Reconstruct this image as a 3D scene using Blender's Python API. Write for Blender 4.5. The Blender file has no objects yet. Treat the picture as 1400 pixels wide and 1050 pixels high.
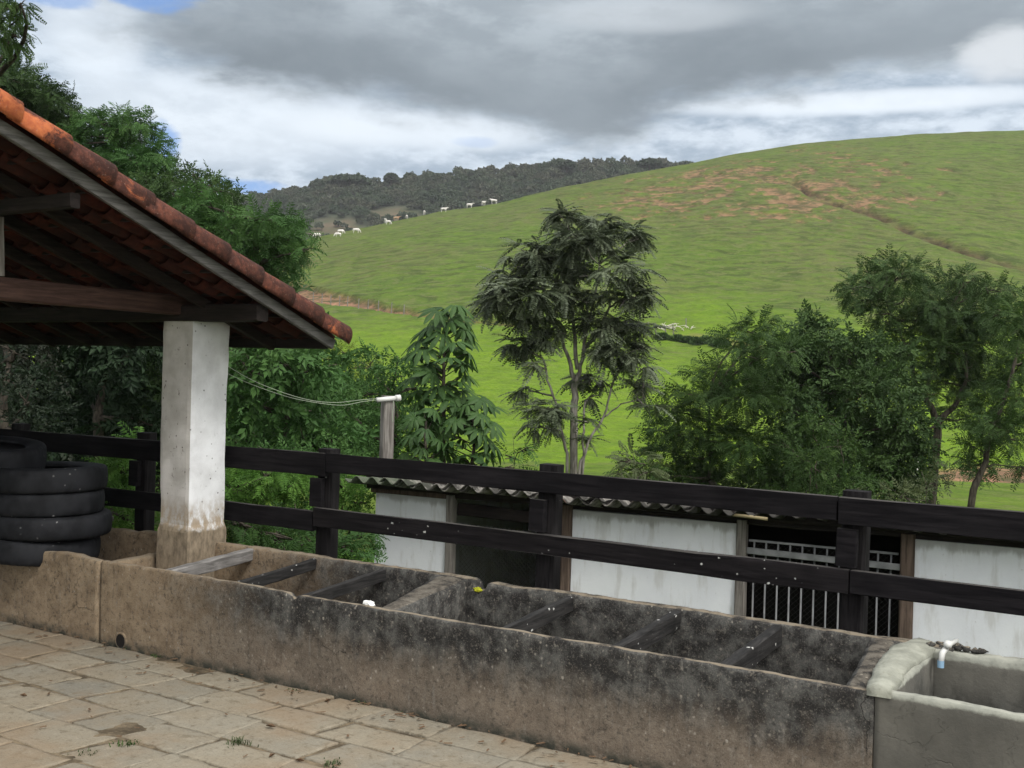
import bpy, math, random
import numpy as np
from mathutils import Matrix, Vector
random.seed(7); rng = np.random.default_rng(11)
SC = bpy.context.scene; COL = SC.collection
# ------------------------------------------------------------------ camera
F = 1550.0                                   # focal length in pixels of a 1400 px wide picture
A = math.atan(1550/2449.); P = math.atan(14/F); RO = math.atan(.027); H = 2.2
CAM = np.array([0, 0, H])
R0 = np.array([math.cos(A), math.sin(A), 0]); U0 = np.array([0, 0, 1.]); F0 = np.array([-math.sin(A), math.cos(A), 0])
F2 = F0*math.cos(P)-U0*math.sin(P); u_ = U0*math.cos(P)+F0*math.sin(P)
R3 = R0*math.cos(RO)+u_*math.sin(RO); U3 = u_*math.cos(RO)-R0*math.sin(RO)
cd = bpy.data.cameras.new('camera'); cam = bpy.data.objects.new('camera', cd); COL.objects.link(cam)
cd.sensor_width = 36; cd.lens = 36*F/1400; cd.clip_end = 6000; cd.clip_start = .05
m4 = Matrix.Identity(4)
for i in range(3):
    m4[i][0] = R3[i]; m4[i][1] = U3[i]; m4[i][2] = -F2[i]; m4[i][3] = CAM[i]
cam.matrix_world = m4; SC.camera = cam
def ray(x, y): return F2*F+R3*(x-700)-U3*(y-525)
def onY(x, y, Y): d = ray(x, y); return CAM+d*(Y/d[1])
def onX(x, y, X): d = ray(x, y); return CAM+d*(X/d[0])
def onZ(x, y, Z): d = ray(x, y); return CAM+d*((Z-H)/d[2])
def dep(x, y, D): return CAM+ray(x, y)*(D/F)
def azel(x, y):
    d = ray(x, y); return math.atan2(d@R0, d@F0), d[2]/math.hypot(d@R0, d@F0)
# ------------------------------------------------------------------ render settings
SC.view_settings.view_transform = 'Standard'; SC.view_settings.look = 'None'
SC.view_settings.exposure = 0.62; SC.view_settings.gamma = 1
# ------------------------------------------------------------------ node helper
class NT:
    def __init__(s, tree): s.t = tree; s.n = tree.nodes; s.l = tree.links
    def new(s, ty, **k):
        n = s.n.new(ty)
        for a, v in k.items(): setattr(n, a, v)
        return n
    def set(s, sock, v):
        if isinstance(v, bpy.types.NodeSocket): s.l.new(v, sock)
        elif v is not None:
            if isinstance(v, (tuple, list)) and len(v) == 3 and sock.type == 'RGBA': v = (*v, 1)
            sock.default_value = v
    def math(s, op, a, b=None, c=None, clamp=False):
        n = s.new('ShaderNodeMath', operation=op, use_clamp=clamp)
        s.set(n.inputs[0], a)
        if b is not None: s.set(n.inputs[1], b)
        if c is not None: s.set(n.inputs[2], c)
        return n.outputs[0]
    def mix(s, f, a, b, blend='MIX'):
        n = s.new('ShaderNodeMix', data_type='RGBA', blend_type=blend)
        s.set(n.inputs[0], f); s.set(n.inputs[6], a); s.set(n.inputs[7], b); return n.outputs[2]
    def map(s, v, a, b, c=0, d=1, smooth=True):
        n = s.new('ShaderNodeMapRange', interpolation_type='SMOOTHSTEP' if smooth else 'LINEAR')
        s.set(n.inputs[0], v)
        for i, q in enumerate((a, b, c, d)): s.set(n.inputs[i+1], q)
        return n.outputs[0]
    def pos(s): return s.new('ShaderNodeNewGeometry').outputs['Position']
    def xyz(s, v):
        n = s.new('ShaderNodeSeparateXYZ'); s.set(n.inputs[0], v); return n.outputs
    def vec(s, x, y, z):
        n = s.new('ShaderNodeCombineXYZ')
        for i, q in enumerate((x, y, z)): s.set(n.inputs[i], q)
        return n.outputs[0]
    def scl(s, v, sc):
        n = s.new('ShaderNodeVectorMath', operation='MULTIPLY'); s.set(n.inputs[0], v); s.set(n.inputs[1], sc); return n.outputs[0]
    def noise(s, v, scale, detail=4, rough=.55, dist=0):
        n = s.new('ShaderNodeTexNoise'); s.set(n.inputs['Vector'], v)
        n.inputs['Scale'].default_value = scale; n.inputs['Detail'].default_value = detail
        n.inputs['Roughness'].default_value = rough; n.inputs['Distortion'].default_value = dist
        return n.outputs[0]
    def voro(s, v, scale, feature='F1'):
        n = s.new('ShaderNodeTexVoronoi', feature=feature); s.set(n.inputs['Vector'], v)
        n.inputs['Scale'].default_value = scale; return n.outputs[0]
    def attr(s, name, out='Fac'): return s.new('ShaderNodeAttribute', attribute_name=name).outputs[out]
def material(name, fn, rough=.85, spec=.3, bump=None, trans=0.0):
    m = bpy.data.materials.new(name); m.use_nodes = True; t = NT(m.node_tree)
    bs = t.n['Principled BSDF']; out = t.n['Material Output']
    bs.inputs['Roughness'].default_value = rough; bs.inputs['Specular IOR Level'].default_value = spec
    r = fn(t)
    col, h, rg = (r+(None, None))[:3] if isinstance(r, tuple) and len(r) in (2, 3) and not isinstance(r[0], float) else (r, None, None)
    t.set(bs.inputs['Base Color'], col)
    if rg is not None: t.set(bs.inputs['Roughness'], rg)
    if h is not None:
        b = t.new('ShaderNodeBump'); t.set(b.inputs['Height'], h)
        b.inputs['Strength'].default_value = bump[0] if bump else .5; b.inputs['Distance'].default_value = bump[1] if bump else .01
        t.l.new(b.outputs[0], bs.inputs['Normal'])
    if trans:
        tr = t.new('ShaderNodeBsdfTranslucent'); t.set(tr.inputs[0], col)
        mx = t.new('ShaderNodeMixShader'); mx.inputs[0].default_value = trans
        t.l.new(bs.outputs[0], mx.inputs[1]); t.l.new(tr.outputs[0], mx.inputs[2]); t.l.new(mx.outputs[0], out.inputs[0])
    return m
# ------------------------------------------------------------------ sky and sun
SUN_EL = math.radians(48); SUN_DIR_AZ = math.radians(118)      # compass angle from +Y towards +X
w = bpy.data.worlds.new('World'); SC.world = w; w.use_nodes = True
t = NT(w.node_tree); bg = t.n['Background']; bg.inputs[1].default_value = .115
sky = t.new('ShaderNodeTexSky', sky_type='NISHITA'); sky.sun_disc = False; sky.sun_elevation = SUN_EL; sky.sun_rotation = SUN_DIR_AZ
g = t.new('ShaderNodeTexCoord').outputs['Generated']
mp = t.new('ShaderNodeVectorRotate', rotation_type='Z_AXIS'); t.set(mp.inputs['Vector'], g); mp.inputs['Angle'].default_value = -A
D3 = mp.outputs[0]; X_, Y_, Z_ = t.xyz(D3)
hor = t.math('SQRT', t.math('ADD', t.math('MULTIPLY', X_, X_), t.math('MULTIPLY', Y_, Y_)))
AZ = t.math('ARCTAN2', X_, Y_); EL = t.math('DIVIDE', Z_, hor)
cv = t.vec(AZ, t.math('MULTIPLY', EL, 1.9), 0.0)
n1 = t.noise(cv, 3.4, 9, .58, .15); n2 = t.noise(t.scl(cv, (1, 1.25, 1)), 11.0, 8, .62, .1); n4 = t.noise(t.scl(cv, (1, 1.2, 1)), 26.0, 7, .6, .1)
wob = t.math('ADD', t.math('ADD', t.math('MULTIPLY', t.math('SUBTRACT', n1, .5), 1.3), t.math('MULTIPLY', t.math('SUBTRACT', n2, .5), 1.1)), t.math('MULTIPLY', t.math('SUBTRACT', n4, .5), .7))
def blob(px, py, rx, ry, lo=1.25, hi=.35, k=1.0, tilt=0.0):
    a0, e0 = azel(px, py)
    da = t.math('SUBTRACT', AZ, a0); de = t.math('SUBTRACT', EL, e0)
    de = t.math('ADD', de, t.math('MULTIPLY', da, tilt))
    q = t.math('ADD', t.math('POWER', t.math('ABSOLUTE', t.math('DIVIDE', da, rx/F)), 2.0), t.math('POWER', t.math('ABSOLUTE', t.math('DIVIDE', de, ry/F)), 2.0))
    q = t.math('ADD', q, t.math('MULTIPLY', wob, 1.6*k))
    return t.map(q, hi, lo, 1, 0)
# lower edge of the big dark cloud as a curve of elevation over azimuth
edge_px = [(-200, 60), (120, 60), (230, 95), (330, 120), (430, 135), (540, 150), (640, 168), (740, 186), (850, 190), (930, 165), (1000, 140), (1100, 132), (1200, 118), (1300, 112), (1420, 118), (1700, 125)]
fc = t.new('ShaderNodeFloatCurve'); A0, A1 = -.9, .9
cm = fc.mapping; cu = cm.curves[0]; pts = []
for q in edge_px: a_, e_ = azel(*q); pts.append(((a_-A0)/(A1-A0), e_))
pts = [(0, pts[0][1])]+pts+[(1, pts[-1][1])]
cu.points[0].location = pts[0]; cu.points[1].location = pts[-1]
for q in pts[1:-1]: cu.points.new(*q)
cm.update(); t.set(fc.inputs['Value'], t.map(AZ, A0, A1, 0, 1, False)); EB = fc.outputs[0]
S_ = t.math('SUBTRACT', EL, EB)
S2 = t.math('ADD', S_, t.math('MULTIPLY', t.math('SUBTRACT', t.math('ADD', t.math('MULTIPLY', n2, .55), t.math('MULTIPLY', n1, .45)), .5), .15))
under = t.map(S2, -.016, .026)                                     # inside the cloud
left = t.map(t.math('ADD', AZ, t.math('MULTIPLY', n2, .22)), azel(60, 80)[0]+.08, azel(330, 80)[0]+.12)
tx = t.math('ADD', t.math('MULTIPLY', n2, .6), t.math('MULTIPLY', n4, .4))
c = t.mix(t.map(tx, .40, .60), tuple(K_*10 for K_ in (.22, .275, .34)), tuple(K_*10 for K_ in (.43, .485, .545)))
brt4 = blob(580, 178, 190, 26, 1.6, 0, 1.2); brt2 = blob(330, 165, 190, 55, 1.8, 0, 1.2); brt3 = blob(1180, 140, 260, 14, 1.6, 0, .8); brt5 = blob(130, 40, 60, 60, 1.6, 0, 1.2)
for b, k in ((brt2, .6), (brt4, .75), (brt3, .8), (brt5, .6)):
    c = t.mix(t.math('MULTIPLY', b, k), c, (5.3, 5.75, 6.2))
thick = t.map(t.math('ADD', S_, t.math('MULTIPLY', t.math('SUBTRACT', n1, .5), .10)), .02, .125)
dk = t.mix(thick, t.mix(t.map(n1, .35, .65), (1.15, 1.40, 1.62), (1.6, 1.90, 2.16)), t.mix(t.map(tx, .40, .60), (2.1, 2.45, 2.75), (3.0, 3.4, 3.75)))
rgt = t.map(AZ, azel(950, 80)[0], azel(1330, 80)[0]); dk = t.mix(t.math('MULTIPLY', rgt, t.map(S_, -.01, .05, .9, .35)), dk, (2.2, 2.55, 2.85))
lb = blob(880, 20, 150, 22, 1.6, 0, 1.1); dk = t.mix(t.math('MULTIPLY', lb, .5), dk, (3.8, 4.1, 4.4))
c = t.mix(t.math('MULTIPLY', under, left), c, dk)
brt = blob(1385, 68, 60, 34, 1.6, 0, 1.2); c = t.mix(t.math('MULTIPLY', brt, .85), c, (4.6, 4.85, 5.1))
b1 = blob(205, -6, 60, 18, 1.5, .1, 1.8); b2 = blob(222, 195, 20, 24, 1.6, .1, 1.8); b3 = blob(345, 256, 52, 11, 1.5, .1, 1.8); b4 = blob(645, 194, 30, 7, 1.7, 0, 1.6); b5 = blob(75, -6, 50, 14, 1.5, .2, 1.6)
K = 10.0
skyc = t.mix(.7, sky.outputs[0], (.5, 1.6, 4.3))
for b, k in ((b1, .8), (b2, .85), (b3, .9), (b4, .28), (b5, .6)):
    c = t.mix(t.math('MULTIPLY', b, k), c, skyc)
# cloud deck brightened overhead and round the hidden sun, unseen fill for the foreground
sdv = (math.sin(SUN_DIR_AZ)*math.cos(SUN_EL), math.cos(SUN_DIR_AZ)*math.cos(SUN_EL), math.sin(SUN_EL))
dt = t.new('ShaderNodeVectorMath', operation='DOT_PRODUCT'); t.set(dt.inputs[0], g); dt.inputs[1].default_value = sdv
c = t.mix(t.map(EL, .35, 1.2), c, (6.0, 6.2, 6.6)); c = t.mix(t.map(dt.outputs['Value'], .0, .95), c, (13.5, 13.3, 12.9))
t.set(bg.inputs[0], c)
sd = bpy.data.lights.new('sun', 'SUN'); sd.energy = 1.5; sd.angle = math.radians(12); sd.color = (1, .97, .92)
so = bpy.data.objects.new('sun', sd); COL.objects.link(so)
sv = Vector((math.sin(SUN_DIR_AZ)*math.cos(SUN_EL), math.cos(SUN_DIR_AZ)*math.cos(SUN_EL), math.sin(SUN_EL)))
so.rotation_euler = sv.to_track_quat('Z', 'Y').to_euler(); so.location = (20, -20, 30)
# ------------------------------------------------------------------ numpy noise
def hsh(ix, iy, iz, s):
    h = (ix.astype(np.int64)*374761393+iy.astype(np.int64)*668265263+iz.astype(np.int64)*2147483647+s*1274126177) & 0x7fffffff
    h = ((h ^ (h >> 13))*1274126177) & 0x7fffffff
    return ((h ^ (h >> 16)) & 0xffff)/65535.0
def vn(x, y, z=None, s=0):
    x = np.asarray(x, float); y = np.asarray(y, float)+0*x; z = np.zeros_like(x) if z is None else np.asarray(z, float)+0*x
    ix, iy, iz = np.floor(x), np.floor(y), np.floor(z); fx, fy, fz = x-ix, y-iy, z-iz
    fx, fy, fz = [q*q*(3-2*q) for q in (fx, fy, fz)]; r = 0
    for a in (0, 1):
        for b in (0, 1):
            for c in (0, 1):
                r = r+hsh(ix+a, iy+b, iz+c, s)*(fx if a else 1-fx)*(fy if b else 1-fy)*(fz if c else 1-fz)
    return r
def fbm(x, y, z=None, s=0, o=4):
    r = 0; k = .5; f = 1
    for i in range(o):
        r = r+k*(vn(x*f, y*f, None if z is None else z*f, s+i*17)-.5)*2; k *= .5; f *= 2.03
    return r
# ------------------------------------------------------------------ object helpers
def tag(o, label=None, cat=None, group=None, kind=None):
    if label: o['label'] = label
    if cat: o['category'] = cat
    if group: o['group'] = group
    if kind: o['kind'] = kind
    return o
def empty(name, loc, label=None, cat=None, group=None):
    o = bpy.data.objects.new(name, None); o.location = [float(q) for q in loc]; o.empty_display_size = .2
    COL.objects.link(o); return tag(o, label, cat, group)
def link_mesh(name, me, mat, parent=None, smooth=False, wl=None):
    """mesh vertices are in world space; re-base on the parent's (or own) location"""
    o = bpy.data.objects.new(name, me); COL.objects.link(o)
    if isinstance(mat, (list, tuple)):
        for q in mat: me.materials.append(q)
    elif mat: me.materials.append(mat)
    if smooth: me.polygons.foreach_set('use_smooth', [True]*len(me.polygons))
    if parent is not None:
        o.parent = parent; b = parent
        loc = Vector(b.location)
        while b.parent is not None: b = b.parent; loc = loc+Vector(b.location)
        me.transform(Matrix.Translation(-loc))
    elif wl is not None:
        me.transform(Matrix.Translation(-Vector([float(q) for q in wl]))); o.location = [float(q) for q in wl]
    return o
def np_mesh(name, V, Fc, mat, parent=None, smooth=False, attrs=None, wl=None):
    V = np.asarray(V, np.float32).reshape(-1, 3); Fc = np.asarray(Fc, np.int32); k = Fc.shape[1]
    me = bpy.data.meshes.new(name); me.vertices.add(len(V)); me.vertices.foreach_set('co', V.ravel())
    me.loops.add(Fc.size); me.loops.foreach_set('vertex_index', Fc.ravel())
    me.polygons.add(len(Fc)); me.polygons.foreach_set('loop_start', np.arange(0, Fc.size, k, dtype=np.int32))
    me.polygons.foreach_set('loop_total', np.full(len(Fc), k, np.int32)); me.update(calc_edges=True)
    for n, v in (attrs or {}).items():
        a = me.attributes.new(n, 'FLOAT', 'POINT'); a.data.foreach_set('value', np.asarray(v, np.float32).ravel())
    return link_mesh(name, me, mat, parent, smooth, wl)
class MB:
    def __init__(s): s.v = []; s.f = []
    def add(s, V, Fc):
        n = len(s.v); s.v += [tuple(float(c) for c in q) for q in V]; s.f += [tuple(i+n for i in q) for q in Fc]; return s
    def box(s, a, b):
        (x0, y0, z0), (x1, y1, z1) = a, b
        return s.add([(x0, y0, z0), (x1, y0, z0), (x1, y1, z0), (x0, y1, z0), (x0, y0, z1), (x1, y0, z1), (x1, y1, z1), (x0, y1, z1)],
                     [(0, 3, 2, 1), (4, 5, 6, 7), (0, 1, 5, 4), (1, 2, 6, 5), (2, 3, 7, 6), (3, 0, 4, 7)])
    def beam(s, p0, p1, wd, ht, up=(0, 0, 1), n=8, jit=.004, sag=0, ch=.12, seed=None):
        """rough sawn timber: chamfered section, slightly uneven along its length"""
        p0, p1, up = (np.array(q, float) for q in (p0, p1, up)); d = p1-p0; d /= np.linalg.norm(d)
        side = np.cross(d, up); side /= np.linalg.norm(side); u2 = np.cross(side, d)
        c = ch*min(wd, ht); a, b = wd/2, ht/2
        prof = [(-a+c, -b), (a-c, -b), (a, -b+c), (a, b-c), (a-c, b), (-a+c, b), (-a, b-c), (-a, -b+c)]
        sd = random.random()*90 if seed is None else seed; V = []; Fc = []
        for i in range(n+1):
            tt = i/n; q = p0+(p1-p0)*tt; q = q-u2*sag*4*tt*(1-tt)
            for j, (x, y) in enumerate(prof):
                e = (vn([tt*n*.45], [j*3.1], [sd])[0]-.5)*2*jit; e2 = (vn([tt*n*.8+9], [j*2.3], [sd])[0]-.5)*2*jit
                V.append(q+side*(x+e)+u2*(y+e2))
        for i in range(n):
            for j in range(8):
                k = (j+1) % 8; Fc.append((i*8+j, i*8+k, (i+1)*8+k, (i+1)*8+j))
        Fc.append(tuple(range(7, -1, -1))); Fc.append(tuple(n*8+j for j in range(8)))
        return s.add(V, Fc)
    def tube(s, pts, rad, n=6, jit=0, cap=True):
        pts = [np.array(q, float) for q in pts]; rad = rad if hasattr(rad, '__len__') else [rad]*len(pts)
        V = []; Fc = []; pr = None
        for i, p in enumerate(pts):
            d = (pts[min(i+1, len(pts)-1)]-pts[max(i-1, 0)]); d = d/(np.linalg.norm(d)+1e-9)
            if pr is None: pr = np.cross(d, (0.3, .1, 1) if abs(d[2]) < .9 else (1, 0, 0))
            a = pr-d*(pr@d); a /= np.linalg.norm(a); pr = a; b = np.cross(d, a)
            for j in range(n):
                th = 2*math.pi*j/n; rr = rad[i]*(1+(random.random()-.5)*jit)
                V.append(p+(a*math.cos(th)+b*math.sin(th))*rr)
        for i in range(len(pts)-1):
            for j in range(n):
                k = (j+1) % n; Fc.append((i*n+j, i*n+k, (i+1)*n+k, (i+1)*n+j))
        if cap: Fc.append(tuple(range(n-1, -1, -1))); Fc.append(tuple((len(pts)-1)*n+j for j in range(n)))
        return s.add(V, Fc)
    def lathe(s, prof, c, n=32, ax=(0, 0, 1), closed=False):
        ax = np.array(ax, float); ax /= np.linalg.norm(ax); a = np.cross(ax, (0, 1, 0) if abs(ax[1]) < .9 else (1, 0, 0)); a /= np.linalg.norm(a); b = np.cross(ax, a)
        V = []; Fc = []; m = len(prof)
        for j in range(n):
            th = 2*math.pi*j/n
            for r, h in prof: V.append(np.array(c)+(a*math.cos(th)+b*math.sin(th))*r+ax*h)
        for j in range(n):
            k = (j+1) % n
            for i in range(m if closed else m-1): i2 = (i+1) % m; Fc.append((j*m+i, k*m+i, k*m+i2, j*m+i2))
        return s.add(V, Fc)
    def build(s, name, mat, parent=None, smooth=False, wl=None):
        me = bpy.data.meshes.new(name); me.from_pydata(s.v, [], s.f); me.update()
        return link_mesh(name, me, mat, parent, smooth, wl)
# ------------------------------------------------------------------ materials
def m_concrete(new=0.0, rimk=.85):
    def fn(t):
        p = t.pos(); x, y, z = t.xyz(p)
        n1 = t.noise(p, 2.1, 6, .6); n2 = t.noise(p, 9, 6, .65); n3 = t.noise(t.scl(p, (1, 1, .22)), 16, 5, .6)
        fine = t.noise(p, 60, 5, .7); spk = t.noise(p, 110, 4, .8)
        base = t.mix(t.map(n2, .3, .7), (.10, .085, .066), (.19, .165, .13))
        brown = t.mix(t.map(n1, .35, .65), (.102, .080, .062), (.158, .118, .087))
        c = t.mix(.55, base, brown)
        # black mould that grows from the rim downwards, mostly away from the sheltered end
        zz = t.math('ADD', z, t.math('MULTIPLY', t.math('SUBTRACT', n1, .5), .55))
        zz = t.math('ADD', zz, t.math('MULTIPLY', t.math('SUBTRACT', n3, .5), .22))
        mo = t.map(t.math('ADD', zz, t.map(y, 5.83, 5.9, 0, .16)), .17, .50)
        shel = t.map(t.math('ADD', x, t.math('MULTIPLY', n2, 1.2)), -6.6, -5.0)
        mo = t.math('MULTIPLY', mo, t.math('ADD', t.math('MULTIPLY', shel, .93), .07))
        c = t.mix(t.math('MULTIPLY', mo, .93), c, t.mix(t.map(n2, .4, .65), (.010, .011, .012), (.075, .076, .072)))
        # warm sheltered concrete near the tyres
        c = t.mix(t.math('MULTIPLY', t.math('SUBTRACT', 1.0, shel), .75), c, t.mix(t.map(n2, .3, .7), (.165, .118, .072), (.28, .21, .135)))
        st = t.map(n3, .56, .7); c = t.mix(t.math('MULTIPLY', st, .45), c, (.04, .036, .032))
        st2 = t.map(t.noise(t.scl(p, (1, 1, .15)), 22, 4, .6), .6, .75); c = t.mix(t.math('MULTIPLY', st2, .35), c, (.20, .19, .17))
        wv = t.scl(p, (1, 1, .85)); vo = t.voro(wv, 22); sp = t.math('MULTIPLY', t.map(t.math('ADD', vo, t.math('MULTIPLY', fine, .3)), .36, .24), t.map(t.noise(p, 4.3, 3), .40, .6))
        c = t.mix(t.math('MULTIPLY', sp, .6), c, (.26, .235, .20))
        blot = t.noise(p, 26, 5, .7); c = t.mix(t.math('MULTIPLY', t.map(blot, .52, .66), .55), c, (.022, .022, .021)); c = t.mix(t.math('MULTIPLY', t.map(blot, .44, .34), .35), c, (.21, .19, .16))
        vo = t.voro(wv, 11); sp = t.math('MULTIPLY', t.map(t.math('ADD', vo, t.math('MULTIPLY', fine, .25)), .24, .18), t.map(t.noise(p, 3.3, 3), .45, .6)); c = t.mix(t.math('MULTIPLY', sp, .6), c, (.36, .33, .28))
        c = t.mix(t.math('MULTIPLY', t.map(spk, .55, .68), .5), c, (.25, .225, .19)); c = t.mix(t.math('MULTIPLY', t.map(spk, .45, .33), .6), c, (.014, .013, .012))
        damp = t.map(z, .09, .0); c = t.mix(t.math('MULTIPLY', damp, t.map(n2, .35, .6)), c, (.035, .036, .028))
        if new:
            ins = t.math('MULTIPLY', t.map(y, 5.84, 5.9), t.map(t.math('ADD', z, t.math('MULTIPLY', n1, .3)), .78, .55))
            nw = t.mix(t.map(n1, .3, .7), (.065, .063, .055), (.115, .11, .095))
            nw = t.mix(t.math('MULTIPLY', t.map(n3, .5, .7), .6), nw, (.07, .068, .06))
            nw = t.mix(t.math('MULTIPLY', t.map(z, .25, .0), .5), nw, (.15, .12, .09))
            c = t.mix(t.map(t.math('ADD', x, t.math('MULTIPLY', n2, .25)), -1.5, -1.42), c, nw)
            c = t.mix(t.math('MULTIPLY', ins, .75), c, t.mix(t.map(n2, .4, .6), (.020, .021, .020), (.075, .075, .068)))
            c = t.mix(t.map(t.math('ADD', z, t.math('MULTIPLY', n2, .05)), .645, .665), c, t.mix(t.map(n2, .3, .7), (.18, .185, .16), (.27, .275, .235)))
        # rim worn to bare sandy cement
        nr = t.new('ShaderNodeNewGeometry').outputs['Normal']; nz = t.xyz(nr)[2]
        rim = t.math('MULTIPLY', t.map(nz, .80, .95), t.map(z, .5, .58))
        c = t.mix(t.math('MULTIPLY', rim, t.map(n2, .32, .55, 0, rimk)), c, (.20, .165, .12) if not new else (.28, .28, .24))
        # hairline cracks
        pc = t.new('ShaderNodeVectorMath', operation='ADD'); t.set(pc.inputs[0], p); t.set(pc.inputs[1], t.vec(t.math('MULTIPLY', n2, .35), 0.0, t.math('MULTIPLY', n1, .3)))
        cr = t.math('MULTIPLY', t.map(t.voro(pc.outputs[0], 2.3, 'DISTANCE_TO_EDGE'), .008, .002), t.map(t.noise(p, 1.1, 2), .60, .68))
        c = t.mix(t.math('MULTIPLY', cr, 0.0 if new else .55), c, (.015, .014, .013))
        sx = t.math('ABSOLUTE', t.math('ADD', t.math('ADD', x, 1.50), t.math('MULTIPLY', t.math('SUBTRACT', n2, .5), .22)))
        sc_ = t.math('MULTIPLY', t.map(sx, .008, .002), t.map(z, .28, .36)); c = t.mix(t.math('MULTIPLY', sc_, .9), c, (.012, .011, .010))
        h = t.math('ADD', t.math('ADD', t.math('MULTIPLY', fine, .35), t.math('MULTIPLY', n2, 1.0)), t.math('MULTIPLY', cr, -1.2))
        return c, h
    return fn
M = {}
M['concrete'] = material('weathered_concrete', m_concrete(), .92, .2, (.7, .012))
M['concrete_rib'] = material('mouldy_concrete_rib', m_concrete(0, .28), .92, .2, (.7, .012))
M['concrete_new'] = material('pale_concrete', m_concrete(1), .92, .2, (.6, .01))
def m_mortar(t):
    p = t.pos(); n = t.noise(p, 8, 5); n2 = t.noise(p, 40, 4)
    c = t.mix(t.map(n, .3, .7), (.18, .185, .155), (.28, .285, .24)); c = t.mix(t.math('MULTIPLY', t.map(n2, .55, .7), .5), c, (.16, .16, .12))
    return c, t.math('ADD', n, t.math('MULTIPLY', n2, .5))
M['mortar'] = material('white_mortar', m_mortar, .9, .2, (.7, .015))
def m_wood(dark, light, speck=0.0, sc=1.0, axis='x', spw=(.5, .5, .48), top=None):
    def fn(t):
        p = t.pos(); s = {'x': (.35, 5, 5), 'y': (5, .35, 5), 'z': (5, 5, .35)}[axis]
        g = t.noise(t.scl(p, s), 7*sc, 5, .65, .6); n = t.noise(p, 3, 4)
        c = t.mix(t.map(g, .3, .72), dark, light); c = t.mix(t.math('MULTIPLY', t.map(n, .4, .7), .5), c, dark)
        h = g
        if top:
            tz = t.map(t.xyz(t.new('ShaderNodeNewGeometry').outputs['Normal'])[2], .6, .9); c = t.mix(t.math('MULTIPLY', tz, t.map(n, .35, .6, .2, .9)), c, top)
        if speck:
            v = t.voro(t.scl(p, (1, 1, 1.2)), 15); n5 = t.noise(p, 75, 3, .7); n6 = t.noise(p, 7, 2); sp = t.math('MULTIPLY', t.map(t.math('ADD', t.math('ADD', v, t.math('MULTIPLY', n5, .45)), t.math('MULTIPLY', n6, .5)), .60, .53), t.map(t.noise(p, 1.3, 2, .5), .66-speck*.25, .70-speck*.25))
            c = t.mix(t.math('MULTIPLY', sp, .85), c, spw)
        return c, h
    return fn
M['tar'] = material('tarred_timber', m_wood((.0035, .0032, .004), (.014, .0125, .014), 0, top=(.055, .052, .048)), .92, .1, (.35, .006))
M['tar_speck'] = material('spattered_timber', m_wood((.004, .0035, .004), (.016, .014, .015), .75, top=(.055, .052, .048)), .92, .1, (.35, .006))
M['tar_post'] = material('tarred_post', m_wood((.005, .0045, .005), (.022, .020, .021), .2, 1, 'z'), .92, .1, (.4, .006))
M['grey_wood'] = material('silvered_wood', m_wood((.085, .08, .076), (.26, .25, .24), 0, 1, 'y'), .85, .2, (.5, .006))
M['grey_post'] = material('silvered_post', m_wood((.09, .08, .072), (.25, .235, .215), 0, 1, 'z'), .85, .2, (.5, .006))
M['red_post'] = material('red_brown_post', m_wood((.04, .028, .022), (.13, .095, .075), 0, 1, 'z'), .85, .2, (.5, .006))
M['barge'] = material('silvered_verge_board', m_wood((.07, .067, .066), (.19, .185, .18), 0, 1.3, 'y'), .85, .2, (.5, .006))
M['bar_wood'] = material('worn_crossbar', m_wood((.006, .006, .006), (.035, .033, .032), .95, 1.4, 'y'), .8, .25, (.5, .006))
M['roof_wood'] = material('dark_roof_timber', m_wood((.009, .007, .006), (.032, .023, .020), 0, 1, 'y'), .8, .2, (.4, .006))
M['roof_wood_x'] = material('dark_purlin_timber', m_wood((.008, .006, .006), (.028, .021, .019), 0, 1, 'x'), .8, .2, (.4, .006))
M['red_beam'] = material('red_brown_beam', m_wood((.028, .015, .012), (.085, .048, .038), 0, 1, 'y'), .8, .2, (.4, .006))
def m_tile(t):
    p = t.pos(); n = t.noise(p, 4.2, 6, .7, .8); n2 = t.noise(p, 17, 5, .65); f = t.noise(p, 70, 3)
    r = t.attr('rnd'); _, y, _ = t.xyz(p)
    c = t.mix(t.map(n2, .3, .7), (.30, .075, .030), (.50, .155, .055)); c = t.mix(t.math('MULTIPLY', r, .5), c, (.22, .07, .045))
    th = t.math('ADD', n, t.math('MULTIPLY', t.math('SUBTRACT', r, .5), .22))
    th = t.math('ADD', th, t.map(y, 4.6, 5.6, -.08, .09))
    d = t.map(th, .36, .48); c = t.mix(t.math('MULTIPLY', d, .9), c, t.mix(t.map(n2, .4, .7), (.020, .012, .012), (.085, .032, .025)))
    c = t.mix(t.math('MULTIPLY', t.map(f, .62, .72), .4), c, (.25, .2, .17))
    return c, t.math('ADD', n2, t.math('MULTIPLY', f, .5))
M['tile'] = material('mossy_clay_tile', m_tile, .9, .2, (.6, .008))
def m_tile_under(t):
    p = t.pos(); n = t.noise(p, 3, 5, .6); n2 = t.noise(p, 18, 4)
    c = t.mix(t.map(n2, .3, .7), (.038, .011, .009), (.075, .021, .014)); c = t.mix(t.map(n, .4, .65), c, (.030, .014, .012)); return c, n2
M['tile_under'] = material('dark_clay_tile', m_tile_under, .9, .15, (.4, .006))  # clay of the roof sheet, much darker than the verge tiles
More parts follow.
